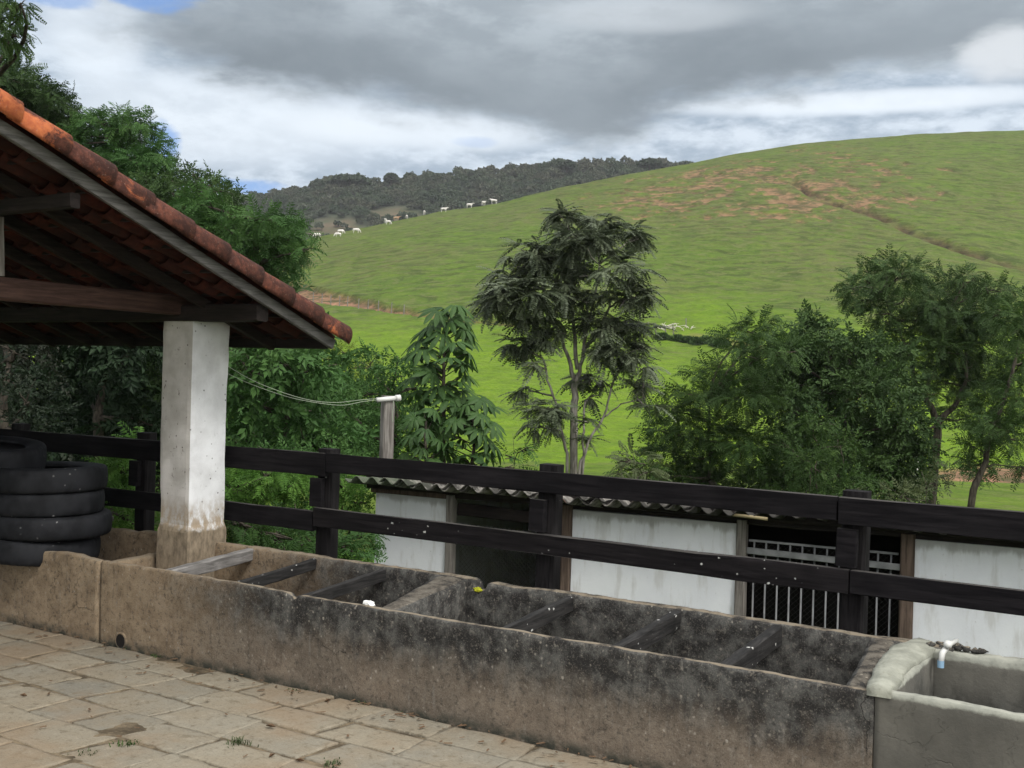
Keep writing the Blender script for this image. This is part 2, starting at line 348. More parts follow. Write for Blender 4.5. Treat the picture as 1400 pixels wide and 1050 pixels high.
def m_pillar(t):
    p = t.pos(); x, y, z = t.xyz(p); n = t.noise(p, 5, 5, .6); n2 = t.noise(t.scl(p, (1, 1, .5)), 22, 5, .7); n3 = t.noise(p, 90, 2)
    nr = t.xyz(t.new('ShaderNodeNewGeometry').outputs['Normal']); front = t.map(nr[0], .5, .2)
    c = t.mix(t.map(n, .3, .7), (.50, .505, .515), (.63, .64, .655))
    c = t.mix(t.math('MULTIPLY', front, .85), c, t.mix(t.map(n, .3, .7), (.33, .31, .28), (.46, .435, .41)))  # faces off the lit right side darkened, shade put into the colour
    sp = t.map(n2, .63, .70); c = t.mix(t.math('MULTIPLY', sp, t.math('ADD', t.math('MULTIPLY', front, .5), .3)), c, (.07, .06, .055))
    vo = t.voro(p, 16); sp2 = t.math('MULTIPLY', t.map(vo, .16, .08), t.map(t.noise(p, 4, 2), .5, .6)); c = t.mix(t.math('MULTIPLY', sp2, .8), c, (.04, .035, .035))
    edge = t.math('ADD', z, t.math('MULTIPLY', t.math('SUBTRACT', n, .5), .22))
    st = t.map(edge, 1.15, .84); c = t.mix(t.math('MULTIPLY', st, t.map(n2, .35, .6)), c, (.30, .24, .17))
    lo = t.map(edge, .84, .80); c = t.mix(lo, c, t.mix(t.map(n2, .3, .7), (.13, .105, .075), (.26, .21, .15)))
    return c, t.math('ADD', n, t.math('MULTIPLY', n2, .5))
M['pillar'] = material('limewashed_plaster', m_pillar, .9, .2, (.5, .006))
def m_white(t):
    p = t.pos(); n = t.noise(p, 1.6, 5, .6); n2 = t.noise(t.scl(p, (1, 1, .2)), 10, 5, .6); f = t.noise(p, 30, 4, .7)
    c = t.mix(t.map(n, .3, .7), (.60, .62, .66), (.68, .70, .73)); c = t.mix(t.math('MULTIPLY', t.map(n2, .50, .68), .5), c, (.42, .415, .40)); zz = t.xyz(p)[2]; c = t.mix(t.math('MULTIPLY', t.map(t.math('ADD', zz, t.math('MULTIPLY', n, .7)), -.2, -1.0), .7), c, (.34, .26, .19)); c = t.mix(t.math('MULTIPLY', t.map(t.math('ADD', zz, t.math('MULTIPLY', n2, .22)), .94, 1.0), .6), c, (.22, .21, .20))
    c = t.mix(t.math('MULTIPLY', t.map(f, .66, .72), .5), c, (.3, .29, .28))
    return c, t.math('ADD', n, t.math('MULTIPLY', f, .3))
M['white'] = material('whitewashed_wall', m_white, .9, .2, (.4, .01))
def m_rubber(t):
    p = t.pos(); n = t.noise(p, 6, 4); v = t.voro(p, 14); sp = t.math('MULTIPLY', t.map(t.math('ADD', v, t.math('MULTIPLY', t.noise(p, 50, 2), .2)), .26, .18), t.map(t.noise(p, 2.3, 2), .52, .6))
    c = t.mix(t.map(n, .3, .7), (.005, .0055, .007), (.015, .016, .019)); c = t.mix(t.math('MULTIPLY', sp, .6), c, (.28, .28, .28))
    return c, n
M['rubber'] = material('old_rubber', m_rubber, .75, .2, (.2, .01))
def m_slab(t):
    p = t.pos(); r = t.attr('rnd'); n = t.noise(p, 3, 6, .6); n2 = t.noise(p, 14, 6, .65, .4); f = t.noise(p, 70, 4, .6)
    c = t.mix(r, (.170, .160, .132), (.240, .215, .165)); c = t.mix(t.math('MULTIPLY', t.map(n, .35, .65), .6), c, (.20, .165, .115))
    c = t.mix(t.math('MULTIPLY', t.map(n2, .52, .68), .7), c, (.12, .10, .07)); c = t.mix(t.math('MULTIPLY', t.map(n2, .45, .3), .35), c, (.30, .27, .215))
    c = t.mix(t.math('MULTIPLY', t.map(f, .55, .7), .4), c, (.08, .07, .055))
    c = t.mix(t.math('MULTIPLY', t.map(t.math('ADD', t.attr('rimdirt'), t.math('MULTIPLY', n2, .6)), .75, 1.15), .75), c, (.05, .042, .030))
    bl = t.noise(p, 1.1, 4, .6); c = t.mix(t.math('MULTIPLY', t.map(bl, .48, .64), .5), c, (.21, .15, .095))
    vc = t.noise(t.scl(p, (1, 2.2, 1)), 38, 5, .7); c = t.mix(t.math('MULTIPLY', t.map(vc, .55, .68), .5), c, (.075, .062, .045)); c = t.mix(t.math('MULTIPLY', t.map(vc, .42, .32), .4), c, (.34, .30, .23))
    return c, t.math('ADD', t.math('MULTIPLY', n2, 1.0), t.math('MULTIPLY', t.math('ADD', f, vc), .4))
M['slab'] = material('sandstone_slab', m_slab, .9, .2, (.6, .01))
def m_dirt(t):
    p = t.pos(); n = t.noise(p, 5, 6, .65); f = t.noise(p, 50, 4)
    c = t.mix(t.map(n, .35, .65), (.055, .044, .030), (.19, .15, .10)); c = t.mix(t.math('MULTIPLY', t.map(f, .5, .7), .5), c, (.06, .05, .038)); return c, f
M['dirt'] = material('sandy_dirt', m_dirt, .95, .1, (.6, .008))
def m_corr(t):
    p = t.pos(); n = t.noise(p, 3, 5, .7); n2 = t.noise(p, 14, 5, .7)
    c = t.mix(t.map(n2, .3, .7), (.10, .095, .088), (.22, .205, .185)); c = t.mix(t.map(n, .5, .58), c, (.04, .038, .034))
    c = t.mix(t.map(t.math('ADD', t.xyz(p)[0], n), -4.6, -3.2), c, (.035, .033, .030)); c = t.mix(t.math('MULTIPLY', t.map(t.noise(p, 2.1, 3), .62, .66), .6), c, (.20, .09, .055))  # darker to the right: shadow along the eave painted into the sheet
    x = t.xyz(p)[0]; c = t.mix(t.map(t.math('ADD', x, n2), -6.0, -6.8, 0, .7), c, (.04, .062, .032)); return c, n2
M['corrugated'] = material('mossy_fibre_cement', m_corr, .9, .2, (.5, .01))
M['metal'] = material('grey_gate_metal', lambda t: (t.mix(t.map(t.noise(t.pos(), 8, 4), .3, .7), (.13, .135, .14), (.24, .245, .25)), None), .5, .4)
M['wire'] = material('rusty_wire', lambda t: (.035, .033, .032, 1), .6, .3)
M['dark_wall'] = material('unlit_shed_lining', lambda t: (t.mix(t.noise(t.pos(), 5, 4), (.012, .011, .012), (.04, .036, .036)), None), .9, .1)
M['pvc'] = material('white_pvc', lambda t: (.50, .50, .48, 1), .45, .4)
M['cable'] = material('pale_cable', lambda t: (.24, .27, .21, 1), .7, .1)
M['hole'] = material('pipe_shade_black', lambda t: (.015, .013, .012, 1), .9, .1)
M['cow'] = material('white_hide', lambda t: (t.mix(t.map(t.noise(t.pos(), 1.5, 3), .35, .7), (.42, .40, .37), (.62, .60, .57)), None), .85, .15)
M['cow_brown'] = material('fawn_hide', lambda t: (t.mix(t.map(t.noise(t.pos(), 1.5, 3), .35, .7), (.24, .15, .09), (.36, .25, .17)), None), .85, .15)
M['bark'] = material('grey_bark', lambda t: (t.mix(t.map(t.noise(t.scl(t.pos(), (3, 3, .6)), 6, 5), .3, .7), (.075, .068, .058), (.24, .225, .20)), t.noise(t.pos(), 25, 4)), .9, .1, (.6, .01))
M['bark_dark'] = material('brown_bark', lambda t: (t.mix(t.map(t.noise(t.scl(t.pos(), (3, 3, .6)), 6, 5), .3, .7), (.025, .021, .017), (.09, .078, .062)), t.noise(t.pos(), 25, 4)), .9, .1, (.6, .01))
def leafmat(name, a, b, c3=None, trans=.28, rough=.6, spec=.15, big=1.0):
    def fn(t):
        r = t.attr('rnd'); n = t.noise(t.pos(), .9*big, 3)
        c = t.mix(r, a, b); c = t.mix(t.map(n, .42, .66), c, c3 or b); return c, None
    return material(name, fn, rough, spec, None, trans)
M['lf_pinn'] = leafmat('grey_green_frond', (.050, .068, .038), (.135, .16, .098), (.06, .078, .045), .2, .5, .25)
M['lf_palm'] = leafmat('palmate_leaf', (.020, .050, .015), (.052, .105, .028), None, .28, .55, .2)
M['lf_dark'] = leafmat('dark_leaf', (.016, .036, .012), (.048, .086, .024), None, .2)
M['lf_mid'] = leafmat('mid_green_leaf', (.030, .074, .020), (.072, .145, .036), (.045, .105, .028))
M['lf_md'] = leafmat('deep_green_leaf', (.020, .046, .012), (.062, .108, .026), (.034, .068, .018))
M['lf_fresh'] = leafmat('fresh_green_leaf', (.055, .135, .024), (.13, .25, .045), (.085, .19, .034), .32)
M['lf_yel'] = leafmat('yellow_green_leaf', (.085, .13, .02), (.17, .23, .04), None, .32)
M['lf_olive'] = leafmat('olive_leaf', (.040, .056, .026), (.080, .10, .044), None, .22)
M['lf_far'] = leafmat('far_forest_leaf', (.036, .056, .036), (.080, .102, .064), (.082, .088, .062), .15, .9, .05, .06)
M['lf_ridge'] = leafmat('ridge_tree_leaf', (.022, .036, .022), (.048, .066, .040), None, .12, .8, .1, .06)
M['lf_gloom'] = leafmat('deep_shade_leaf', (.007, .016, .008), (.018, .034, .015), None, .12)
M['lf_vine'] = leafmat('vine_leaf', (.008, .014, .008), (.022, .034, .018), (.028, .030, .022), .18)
M['moss'] = material('yellow_moss', lambda t: (t.mix(t.noise(t.pos(), 40, 3), (.16, .17, .01), (.42, .42, .03)), t.noise(t.pos(), 60, 3)), .9, .1, (.6, .01))
M['dry'] = material('dry_leaf_brown', lambda t: (t.mix(t.noise(t.pos(), 60, 3), (.06, .036, .022), (.15, .095, .055)), None), .8, .2)
M['paper'] = material('white_paper', lambda t: (.72, .72, .70, 1), .8, .2)
def m_pasture(t):
    p = t.pos(); mud = t.attr('mud'); dry = t.attr('olive'); brt = t.attr('lush'); r = t.attr('riser')
    n = t.noise(p, .09, 5, .6); n2 = t.noise(p, .7, 5, .65); n3 = t.noise(t.scl(p, (1, 1, 3.5)), .42, 5, .7)
    g = t.mix(t.map(n2, .3, .7), (.056, .096, .013), (.086, .132, .017))
    g = t.mix(brt, g, t.mix(t.map(n2, .3, .7), (.088, .158, .008), (.122, .200, .010)))
    o = t.mix(t.map(n2, .3, .7), (.072, .078, .028), (.104, .106, .040))
    g = t.mix(t.math('MULTIPLY', dry, t.map(n3, .36, .6)), g, o)
    g = t.mix(t.math('MULTIPLY', t.map(n, .5, .7), .25), g, (.035, .06, .016))
    g = t.mix(t.math('MULTIPLY', r, .6), g, t.mix(t.map(n3, .35, .65), (.022, .032, .012), (.085, .072, .036)))
    sv_ = t.vec(t.math('MULTIPLY', t.attr('ct'), .55), t.attr('cr'), 0.0)
    k1 = t.noise(sv_, .40, 5, .62, .6); k2 = t.noise(sv_, .85, 4, .65, .5)
    amp_ = t.math('SUBTRACT', 1.0, t.math('MULTIPLY', brt, .75))
    g = t.mix(t.math('MULTIPLY', t.math('MULTIPLY', t.map(k1, .50, .60), .72), amp_), g, (.040, .055, .014))
    g = t.mix(t.math('MULTIPLY', t.math('MULTIPLY', t.map(k2, .53, .60), .7), amp_), g, (.112, .122, .045))
    g = t.mix(t.math('MULTIPLY', t.math('MULTIPLY', t.map(k1, .42, .32), .5), amp_), g, (.105, .160, .016))
    n7 = t.noise(p, 2.6, 4, .7); g = t.mix(t.math('MULTIPLY', t.map(n7, .5, .66), .45), g, (.04, .066, .012)); g = t.mix(t.math('MULTIPLY', t.map(n7, .42, .32), .35), g, (.12, .16, .04))
    e = t.mix(t.map(n2, .3, .7), (.15, .085, .052), (.27, .155, .095)); e = t.mix(t.map(n3, .46, .60), e, (.075, .065, .03)); e = t.mix(t.math('MULTIPLY', t.map(k1, .5, .6), .6), e, (.05, .045, .025))
    g = t.mix(mud, g, e); g = t.mix(t.math('MULTIPLY', t.attr('cut'), .92), g, t.mix(t.map(n2, .35, .65), (.020, .016, .010), (.060, .040, .026)))  # ditch line near-black brown, the shadow in it painted in
    return g, t.math('ADD', n2, n3)
M['pasture'] = material('pasture_grass', m_pasture, .95, .1, (.8, .5))
def m_fhill(t):
    p = t.pos(); b = t.attr('bare'); n = t.noise(p, .05, 5, .6)
    return t.mix(b, (.035, .045, .030), t.mix(t.map(n, .35, .65), (.055, .062, .032), (.10, .075, .05))), None
M['fhill'] = material('forest_floor', m_fhill, .95, .1)
# ------------------------------------------------------------------ terrain
sky_px = [(-500, 520), (-300, 470), (-100, 420), (100, 385), (250, 360), (360, 341), (430, 324), (480, 315), (540, 302), (600, 290), (680, 278), (760, 258), (850, 240), (940, 224), (1000, 211), (1100, 196), (1170, 190), (1240, 184), (1330, 180), (1400, 178), (1550, 178), (1800, 196), (2300, 260)]
SAZ, SEL = zip(*[azel(*q) for q in sky_px])
def sky_e(az): return np.interp(az, SAZ, SEL)
def crest(az): return np.interp(az, [-.5, -.17, 0, .16, .42], [250, 258, 266, 300, 345])
def sm(a, b, x): q = np.clip((x-a)/(b-a), 0, 1); return q*q*(3-2*q)
def height(X, Y, detail=True):
    X = np.asarray(X, float); Y = np.asarray(Y, float); r = np.hypot(X, Y)+1e-6; az = np.arctan2(X*R0[0]+Y*R0[1], X*F0[0]+Y*F0[1])
    rc = crest(az); es = sky_e(az)
    u = np.clip((r-60)/(rc-60), 0, 1); e = -.08+(es+.08)*np.sin(u*math.pi/2)
    zp = H+r*e
    over = np.clip(r-rc, 0, None); zp = np.where(r > rc, H+rc*es+over*es*0-.30*over*sm(0, 60, over)-.05*over, zp)
    zp = np.maximum(zp, -4+0*zp)
    near = -1.45-.35*sm(16, 45, r)
    z = near+(zp-near)*sm(26, 62, r)
    back = sm(1.25, 1.7, np.abs(az)); z = z*(1-back*sm(10, 60, r)) + (-.5)*back*sm(10, 60, r)
    if detail: z = z+.25*fbm(X*.15, Y*.15, s=4)*sm(10, 18, r)
    f = sm(7.1, 8.3, Y); z = -.03+(z+.03)*f
    return z
def Z(x, y): return float(height(np.array([x]), np.array([y]))[0])
def ground_at(px, D):                       # point on the ground below picture column px at depth D
    d = dep(px, 525, D); return np.array([d[0], d[1], Z(d[0], d[1])])
def polar_grid(azs, rs): 
    a, r = np.meshgrid(azs, rs, indexing='ij')
    X = r*(np.sin(a)*R0[0]+np.cos(a)*F0[0]); Y = r*(np.sin(a)*R0[1]+np.cos(a)*F0[1]); n, m = a.shape
    i = np.arange(n*m).reshape(n, m); Fq = np.stack([i[:-1, :-1], i[1:, :-1], i[1:, 1:], i[:-1, 1:]], -1).reshape(-1, 4)[:, ::-1]
    return a, r, X, Y, Fq
def projpx(X, Y, Zz):
    v = np.stack([X, Y, Zz-H], -1); z = v@F2; return 700+F*(v@R3)/z, 525-F*(v@U3)/z
def seg_dist(px, py, pts):
    best = np.full(px.shape, 1e9)
    for (x0, y0), (x1, y1) in zip(pts[:-1], pts[1:]):
        dx, dy = x1-x0, y1-y0; tt = np.clip(((px-x0)*dx+(py-y0)*dy)/(dx*dx+dy*dy), 0, 1)
        best = np.minimum(best, np.hypot(px-x0-tt*dx, py-y0-tt*dy))
    return best
azs = np.concatenate([np.radians(np.arange(-180, -36, 4.)), np.radians(np.arange(-36, 36, .095)), np.radians(np.arange(36, 181, 4.))])
rs = np.concatenate([[.5], np.arange(2, 62, 1.0), np.arange(62, 350, .75), np.arange(350, 460, 8), np.geomspace(470, 3500, 20)])
a, r, X, Y, Fq = polar_grid(azs, rs); Zg = height(X, Y)
inv = (np.abs(a) < .66) & (r > 61) & (r < 349)
ox, oy = projpx(X, Y, Zg)
# grazed terracettes: little steps that follow the contours
wx = fbm(X*.02, Y*.02, s=30)*9+fbm(X*.09, Y*.09, s=31)*2.2
tilt = X*.10
ph = (r+wx*1.6+tilt)/3.6; fr = ph-np.floor(ph)
amp = sm(90, 130, r)*np.clip(.55+fbm(X*.03, Y*.03, s=40)*1.1, .08, 1)*sm(0, 1, .5+0*r+.5)
amp = np.where(inv, amp, 0)
step = np.where(fr < .7, fr/.7*.15, .15+(fr-.7)/.3*.85)-fr
Zg = Zg+amp*step*.45
riser = .6*amp*np.clip((fr-.62)/.15, 0, 1)*np.clip((1-fr)/.08, 0, 1)*np.clip(.5+fbm(X*.16, Y*.16, s=45)*1.6, 0, 1)
nz = fbm(X*.06, Y*.06, s=50); nzf = fbm(X*.3, Y*.3, s=51)
ell = ((ox-1060)/180)**2+((oy-(256-(ox-1050)*.06))/36)**2
nzh = fbm(X*.55, Y*.55, s=52); mud = np.clip((nzf*1.5+nz*1.1+nzh*1.7-ell*.6+.34)*1.9, 0, .85)*(ell < 2.4)
ell2 = ((ox-1040)/190)**2+((oy-262)/50)**2
ditch = [(1085, 246), (1110, 264), (1150, 276), (1200, 292), (1240, 312), (1300, 335), (1350, 352), (1420, 372), (1500, 395)]
dd = seg_dist(ox, oy+nzf*5, ditch); dk = np.clip(1.15-dd/6.5, 0, 1)*np.clip(.7+nzf*1.2, 0, 1)*np.clip((1520-ox)/250, .35, 1)
road = [(330, 380), (395, 393), (440, 404), (480, 409), (520, 418), (575, 428), (640, 437), (720, 445)]
rd = seg_dist(ox, oy+nzf*2, road); rw = np.interp(ox, [395, 450, 560, 720], [12, 9, 3.5, 1.5]); rk = np.clip((rw-rd)/2.5+.3+nzf*.5, 0, 1)
gul = [(905, 451), (930, 455), (960, 462), (1000, 468), (1040, 476)]
gd = seg_dist(ox, oy+nzf*3, gul); gk = np.clip((7-gd)/4, 0, 1)*np.clip(.5+nzf*1.1+nz*.4, 0, 1)
trk = seg_dist(ox, oy+nzf*2, [(470, 318), (540, 335), (620, 357), (690, 385)]); tk = np.clip(1-trk/5, 0, 1)
bank = np.clip(1-(((ox-1370)/100)**2+((oy-655)/22)**2)+nzf*.9, 0, 1)*1.6
bare = np.clip(np.where(inv, np.maximum.reduce([mud, dk*(.3+.5*(ox < 1230)), rk, gk, bank]), 0), 0, 1)
Zg = Zg-np.where(inv, dk*1.3+rk*.9+mud*.45, 0)
olive = np.clip(.62+nz*1.5+np.exp(-ell2)*.9-np.exp(-(((ox-640)/300)**2+((oy-400)/35)**2))*.3, 0, 1)+tk*.0
lush = np.clip(sm(405, 470, oy)*.95+.25*nz+np.exp(-(((ox-960)/90)**2+((oy-420)/26)**2))*.7+tk*.2-np.exp(-(((ox-950)/180)**2+((oy-478)/14)**2))*.4, 0, 1)
olive = olive*(1-.85*lush); olive = np.where(inv, olive, .3); lush = np.where(inv, lush, .4); riser = riser*(1-.6*lush)
np_mesh('ground', np.stack([X, Y, Zg], -1), Fq, M['pasture'], None, True, {'cut': np.where(inv, np.clip(1.3-np.abs(dd-1.5)/2.6, 0, 1)*np.clip(.65+nzf*2, 0, 1)*np.clip((1520-ox)/250, .3, 1)*(ox > 1095), 0), 'cr': r+wx*1.6+tilt+Zg*.6, 'ct': a*r, 'mud': bare, 'olive': olive, 'lush': lush, 'riser': np.where(inv, np.clip(riser+dk*.9, 0, 1), 0)})['kind'] = 'structure'  # riser also takes the painted shadow of the ditch
# ------------------------------------------------------------------ leaf scattering
def quad_leaf(L, W, fold=.25, z0=0.0):
    """one leaf as two quads folded along the midrib; x is the leaf axis"""
    return np.array([[(0, 0, 0), (L*.45, W/2, fold*W), (L, 0, -L*.12), (L*.45, 0, 0)], [(0, 0, 0), (L*.45, 0, 0), (L, 0, -L*.12), (L*.45, -W/2, fold*W)]])+np.array([0, 0, z0])
def rotz(a): c, s = math.cos(a), math.sin(a); return np.array([[c, -s, 0], [s, c, 0], [0, 0, 1]])
def roty(a): c, s = math.cos(a), math.sin(a); return np.array([[c, 0, s], [0, 1, 0], [-s, 0, c]])
def rotx(a): c, s = math.cos(a), math.sin(a); return np.array([[1, 0, 0], [0, c, -s], [0, s, c]])
def sprig(L=.25, n=4, lw=(.10, .045), droop=.3, seed=0):
    rg = np.random.default_rng(seed); Q = []
    for i in range(n):
        x = L*(i+.5)/n; z = -droop*x*x/L
        for s in (-1, 1):
            Rm = rotz(s*(.7+.4*rg.random()))@rotx(.5*rg.normal())@roty(.3*rg.normal()+.15)
            q = quad_leaf(lw[0]*(.8+.4*rg.random()), lw[1]); q = np.concatenate([q[:1], q[1:]]) if False else q
            Q.append(q@Rm.T+np.array([x, 0, z]))
    q = quad_leaf(*lw)@roty(.3).T+np.array([L, 0, -droop*L]); Q.append(q)
    return np.concatenate(Q)
def simple_sprig(L, n, lw, droop=.3, seed=0):                 # one quad per leaflet
    rg = np.random.default_rng(seed); Q = []
    for i in range(n):
        x = L*(i+.6)/n; z = -droop*x*x/L; k = math.sin(math.pi*(i+1.2)/(n+1.6))**.6
        for s in (-1, 1):
            l, wd = lw[0]*k, lw[1]; q = np.array([[(0, -wd*.35, 0), (l*.5, -wd/2, .0), (l, 0, -l*.18), (l*.45, wd/2, .0)]])
            Rm = rotz(s*(1.15+.15*rg.normal()))@rotx(s*.35+.2*rg.normal())@roty(.25)
            Q.append(q@Rm.T+np.array([x, 0, z]))
    Q.append(np.array([[(0, -.006, 0), (L, -.003, -droop*L), (L, .003, -droop*L), (0, .006, 0)]]))
    return np.concatenate(Q)
def palmate(rad=.34, lobes=9, droop=.6):
    Q = []
    for i in range(lobes):
        th = (i-(lobes-1)/2)*(5.2/lobes); l = rad*(1-.35*abs(th)/2.6)
        pts = [(0, 0, 0, .012), (l*.35, 0, .01, .062*rad/.34), (l*.7, 0, -.25*l*droop, .098*rad/.34), (l, 0, -.62*l*droop, .02)]
        for (x0, _, z0, w0), (x1, _, z1, w1) in zip(pts[:-1], pts[1:]):
            for s in (-1, 1): Q.append(np.array([[(x0, 0, z0+.012), (x1, 0, z1+.012), (x1, s*w1/2, z1), (x0, s*w0/2, z0)]])@rotz(th).T)
    return np.concatenate(Q)
def scatter(tmpls, pos, dirs, scl, rg, twist=.5):
    """tmpls: list of (k,4,3); returns verts, rnd"""
    V = []; R = []
    pick = rg.integers(0, len(tmpls), len(pos))
    for ti, T in enumerate(tmpls):
        m = pick == ti
        if not m.any(): continue
        p, d, s = pos[m], dirs[m], scl[m]; n = len(p)
        d = d/np.linalg.norm(d, axis=1, keepdims=True); up = np.tile([0, 0, 1.], (n, 1))+rg.normal(0, twist, (n, 3))
        y = np.cross(up, d); y /= np.linalg.norm(y, axis=1, keepdims=True)+1e-9; z = np.cross(d, y)
        B = np.stack([d, y, z], 1)                                  # rows = axes
        v = np.einsum('qj,nji->nqi', T.reshape(-1, 3), B)*s[:, None, None]+p[:, None, :]
        V.append(v.reshape(-1, 3)); q = rg.random(n)
        R.append((np.repeat(q, T.shape[0]*4)*.7+np.repeat(rg.random(n*T.shape[0]), 4)*.3))
    V = np.concatenate(V); return V, np.concatenate(R)
def crown(name, mat, parent, V, R, wl=None):
    Fc = np.arange(len(V), dtype=np.int32).reshape(-1, 4)
    return np_mesh(name, V, Fc, mat, parent, False, {'rnd': R}, wl)
SPR = {
 'broad': [sprig(.26, 4, (.12, .06), .3, i) for i in range(4)],
 'small': [sprig(.22, 5, (.075, .035), .35, i+9) for i in range(4)],
 'feather': [simple_sprig(.34, 9, (.11, .026), .45, i) for i in range(4)],
 'pinn': [simple_sprig(.54, 12, (.115, .056), .55, i) for i in range(5)],
 'palm': [palmate(.34, 9, .7), palmate(.30, 8, .9), palmate(.36, 9, .5)],
}
def fill_clumps(cl, D, dens, rg, kind='broad', out=.6, droop=.15, size=1.0, dz=.8):
    """cl: (px, py, rx, ry) at depth D, each with its own depth offset -> sprig positions and directions"""
    P_, Dr, S = [], [], []; C = []
    for (cx, cy, rx, ry, *o) in cl:
        dd = D+(o[0] if o else rg.normal(0, dz)); c = dep(cx, cy, dd); ax, az_ = rx*dd/F, ry*dd/F; C.append((c, ax, az_))
        ay = .5*(ax+az_)*1.1; n = max(8, int(dens*(ax*az_+ax*ay+ay*az_)/3*12))
        u = rg.normal(size=(n, 3)); u /= np.linalg.norm(u, axis=1, keepdims=True); u[:, 2] = np.abs(u[:, 2])*np.where(rg.random(n) < .72, 1, -1)
        lump = 1+.28*np.sin(u[:, 0]*5+cx)*np.sin(u[:, 1]*6+cy)*np.cos(u[:, 2]*5)
        rr = (rg.random(n)**.45)*lump*1.05
        q = u*rr[:, None]*np.array([ax, ay, az_]); w_ = R0[None]*q[:, :1]+F0[None]*q[:, 1:2]+U0[None]*q[:, 2:]
        P_.append(c+w_); od = R0[None]*u[:, :1]+F0[None]*u[:, 1:2]+U0[None]*u[:, 2:]
        Dr.append(od*out+rg.normal(0, .45, (n, 3))+np.array([0, 0, -droop])); S.append(size*(.7+.6*rg.random(n)))
    return np.concatenate(P_), np.concatenate(Dr), np.concatenate(S), C
def limb(mb, a, b, r0, r1, rg, bend=.12, n=5, seg=5):
    a = np.array(a, float); b = np.array(b, float); L = np.linalg.norm(b-a); o = rg.normal(0, bend*L, 3); o[2] = abs(o[2])*.3-.1*L*bend
    pts = [a+(b-a)*k/n+o*math.sin(math.pi*k/n)*.6+rg.normal(0, .015*L, 3)*(0 < k < n) for k in range(n+1)]
    mb.tube(pts, [r0+(r1-r0)*k/n for k in range(n+1)], seg, .1)
def tree(name, label, cat, D, cl, dens, leaf, mat, seed, trunk_px=None, group=None, bark='bark_dark', size=1.0, out=.6, droop=.15, tr=.14, stems=None, base_px=None, branch=True, dz=.8, sub=1.0, fork=.45, rosette=False):
    rg = np.random.default_rng(seed); xs = np.array([c[0] for c in cl]); ys = np.array([c[1]+c[3] for c in cl])
    bx = base_px if base_px is not None else float(np.average(xs)); base = ground_at(bx, D)
    root = empty(name, base, label, cat, group)
    P_, Dr, S, C = fill_clumps(cl, D, dens, rg, leaf, out, droop, size, dz)
    P_[:, 2] = np.maximum(P_[:, 2], base[2]+.12)
    if rosette:
        m_ = rg.random(len(P_)) < .13; q = P_[m_]; nr = 9; th = rg.uniform(0, 6.28, len(q))[:, None]+np.arange(nr)[None]*(2*math.pi/nr)+rg.normal(0, .15, (len(q), nr))
        od = Dr[m_]; od = od/np.linalg.norm(od, axis=1, keepdims=True); el = rg.normal(.12, .28, th.shape)
        Dr = np.stack([np.cos(th), np.sin(th), el], -1)+od[:, None, :]*.55; P_ = np.repeat(q[:, None, :], nr, 1).reshape(-1, 3); Dr = Dr.reshape(-1, 3); S = size*rg.uniform(.65, 1.15, len(P_))
    V, R = scatter(SPR[leaf], P_, Dr, S, rg, .25 if rosette else .5)
    mb = MB(); cen = np.mean([c[0] for c in C], axis=0)
    if stems:
        nodes = []
        for st in stems:
            pts = [base-np.array([0, 0, .3])] if st[0] == 'base' else []
            pl = st[1]; pts += [dep(x, y, D+(q[0] if q else 0)) for (x, y, *q) in pl]
            # finer, slightly crooked
            fine = []
            for i in range(len(pts)-1):
                for k in range(4): fine.append(pts[i]+(pts[i+1]-pts[i])*k/4+rg.normal(0, .012, 3)*(i+k > 0))
            fine.append(pts[-1]); n = len(fine)
            mb.tube(fine, [st[2]+(st[3]-st[2])*(i/(n-1))**.8 for i in range(n)], 8, .08); nodes += fine[len(fine)//3:]
    else:
        forkp = base+(cen-base)*fork+rg.normal(0, .1, 3); n = 7
        pts = [base-np.array([0, 0, .3])+(forkp-base+np.array([0, 0, .3]))*k/n+rg.normal(0, .03, 3)*(k > 0) for k in range(n+1)]
        mb.tube(pts, [tr*(1.25-.6*k/n) for k in range(n+1)], 8, .1); nodes = [forkp]
        lead = cen+np.array([0, 0, .3]); pts = [forkp+(lead-forkp)*k/4+rg.normal(0, .05, 3)*(k > 0) for k in range(5)]
        mb.tube(pts, [tr*.6*(1-.7*k/4) for k in range(5)], 7, .1); nodes += pts[1:]
    if branch:
        for c, ax, az_ in C:
            dn = [np.linalg.norm(q-c)+max(0, q[2]-c[2])*1.5 for q in nodes]; q = nodes[int(np.argmin(dn))]
            limb(mb, q, c, tr*.32, .012, rg)
            for k in range(4):
                e = c+(rg.normal(0, .45, 3))*np.array([ax, ax, az_]); limb(mb, c+(q-c)*.25*rg.random(), e, .016, .006, rg, .1, 3, 4)
    mb.build('trunk', M[bark], root, True); crown('crown', M[mat], root, V, R)
    return root
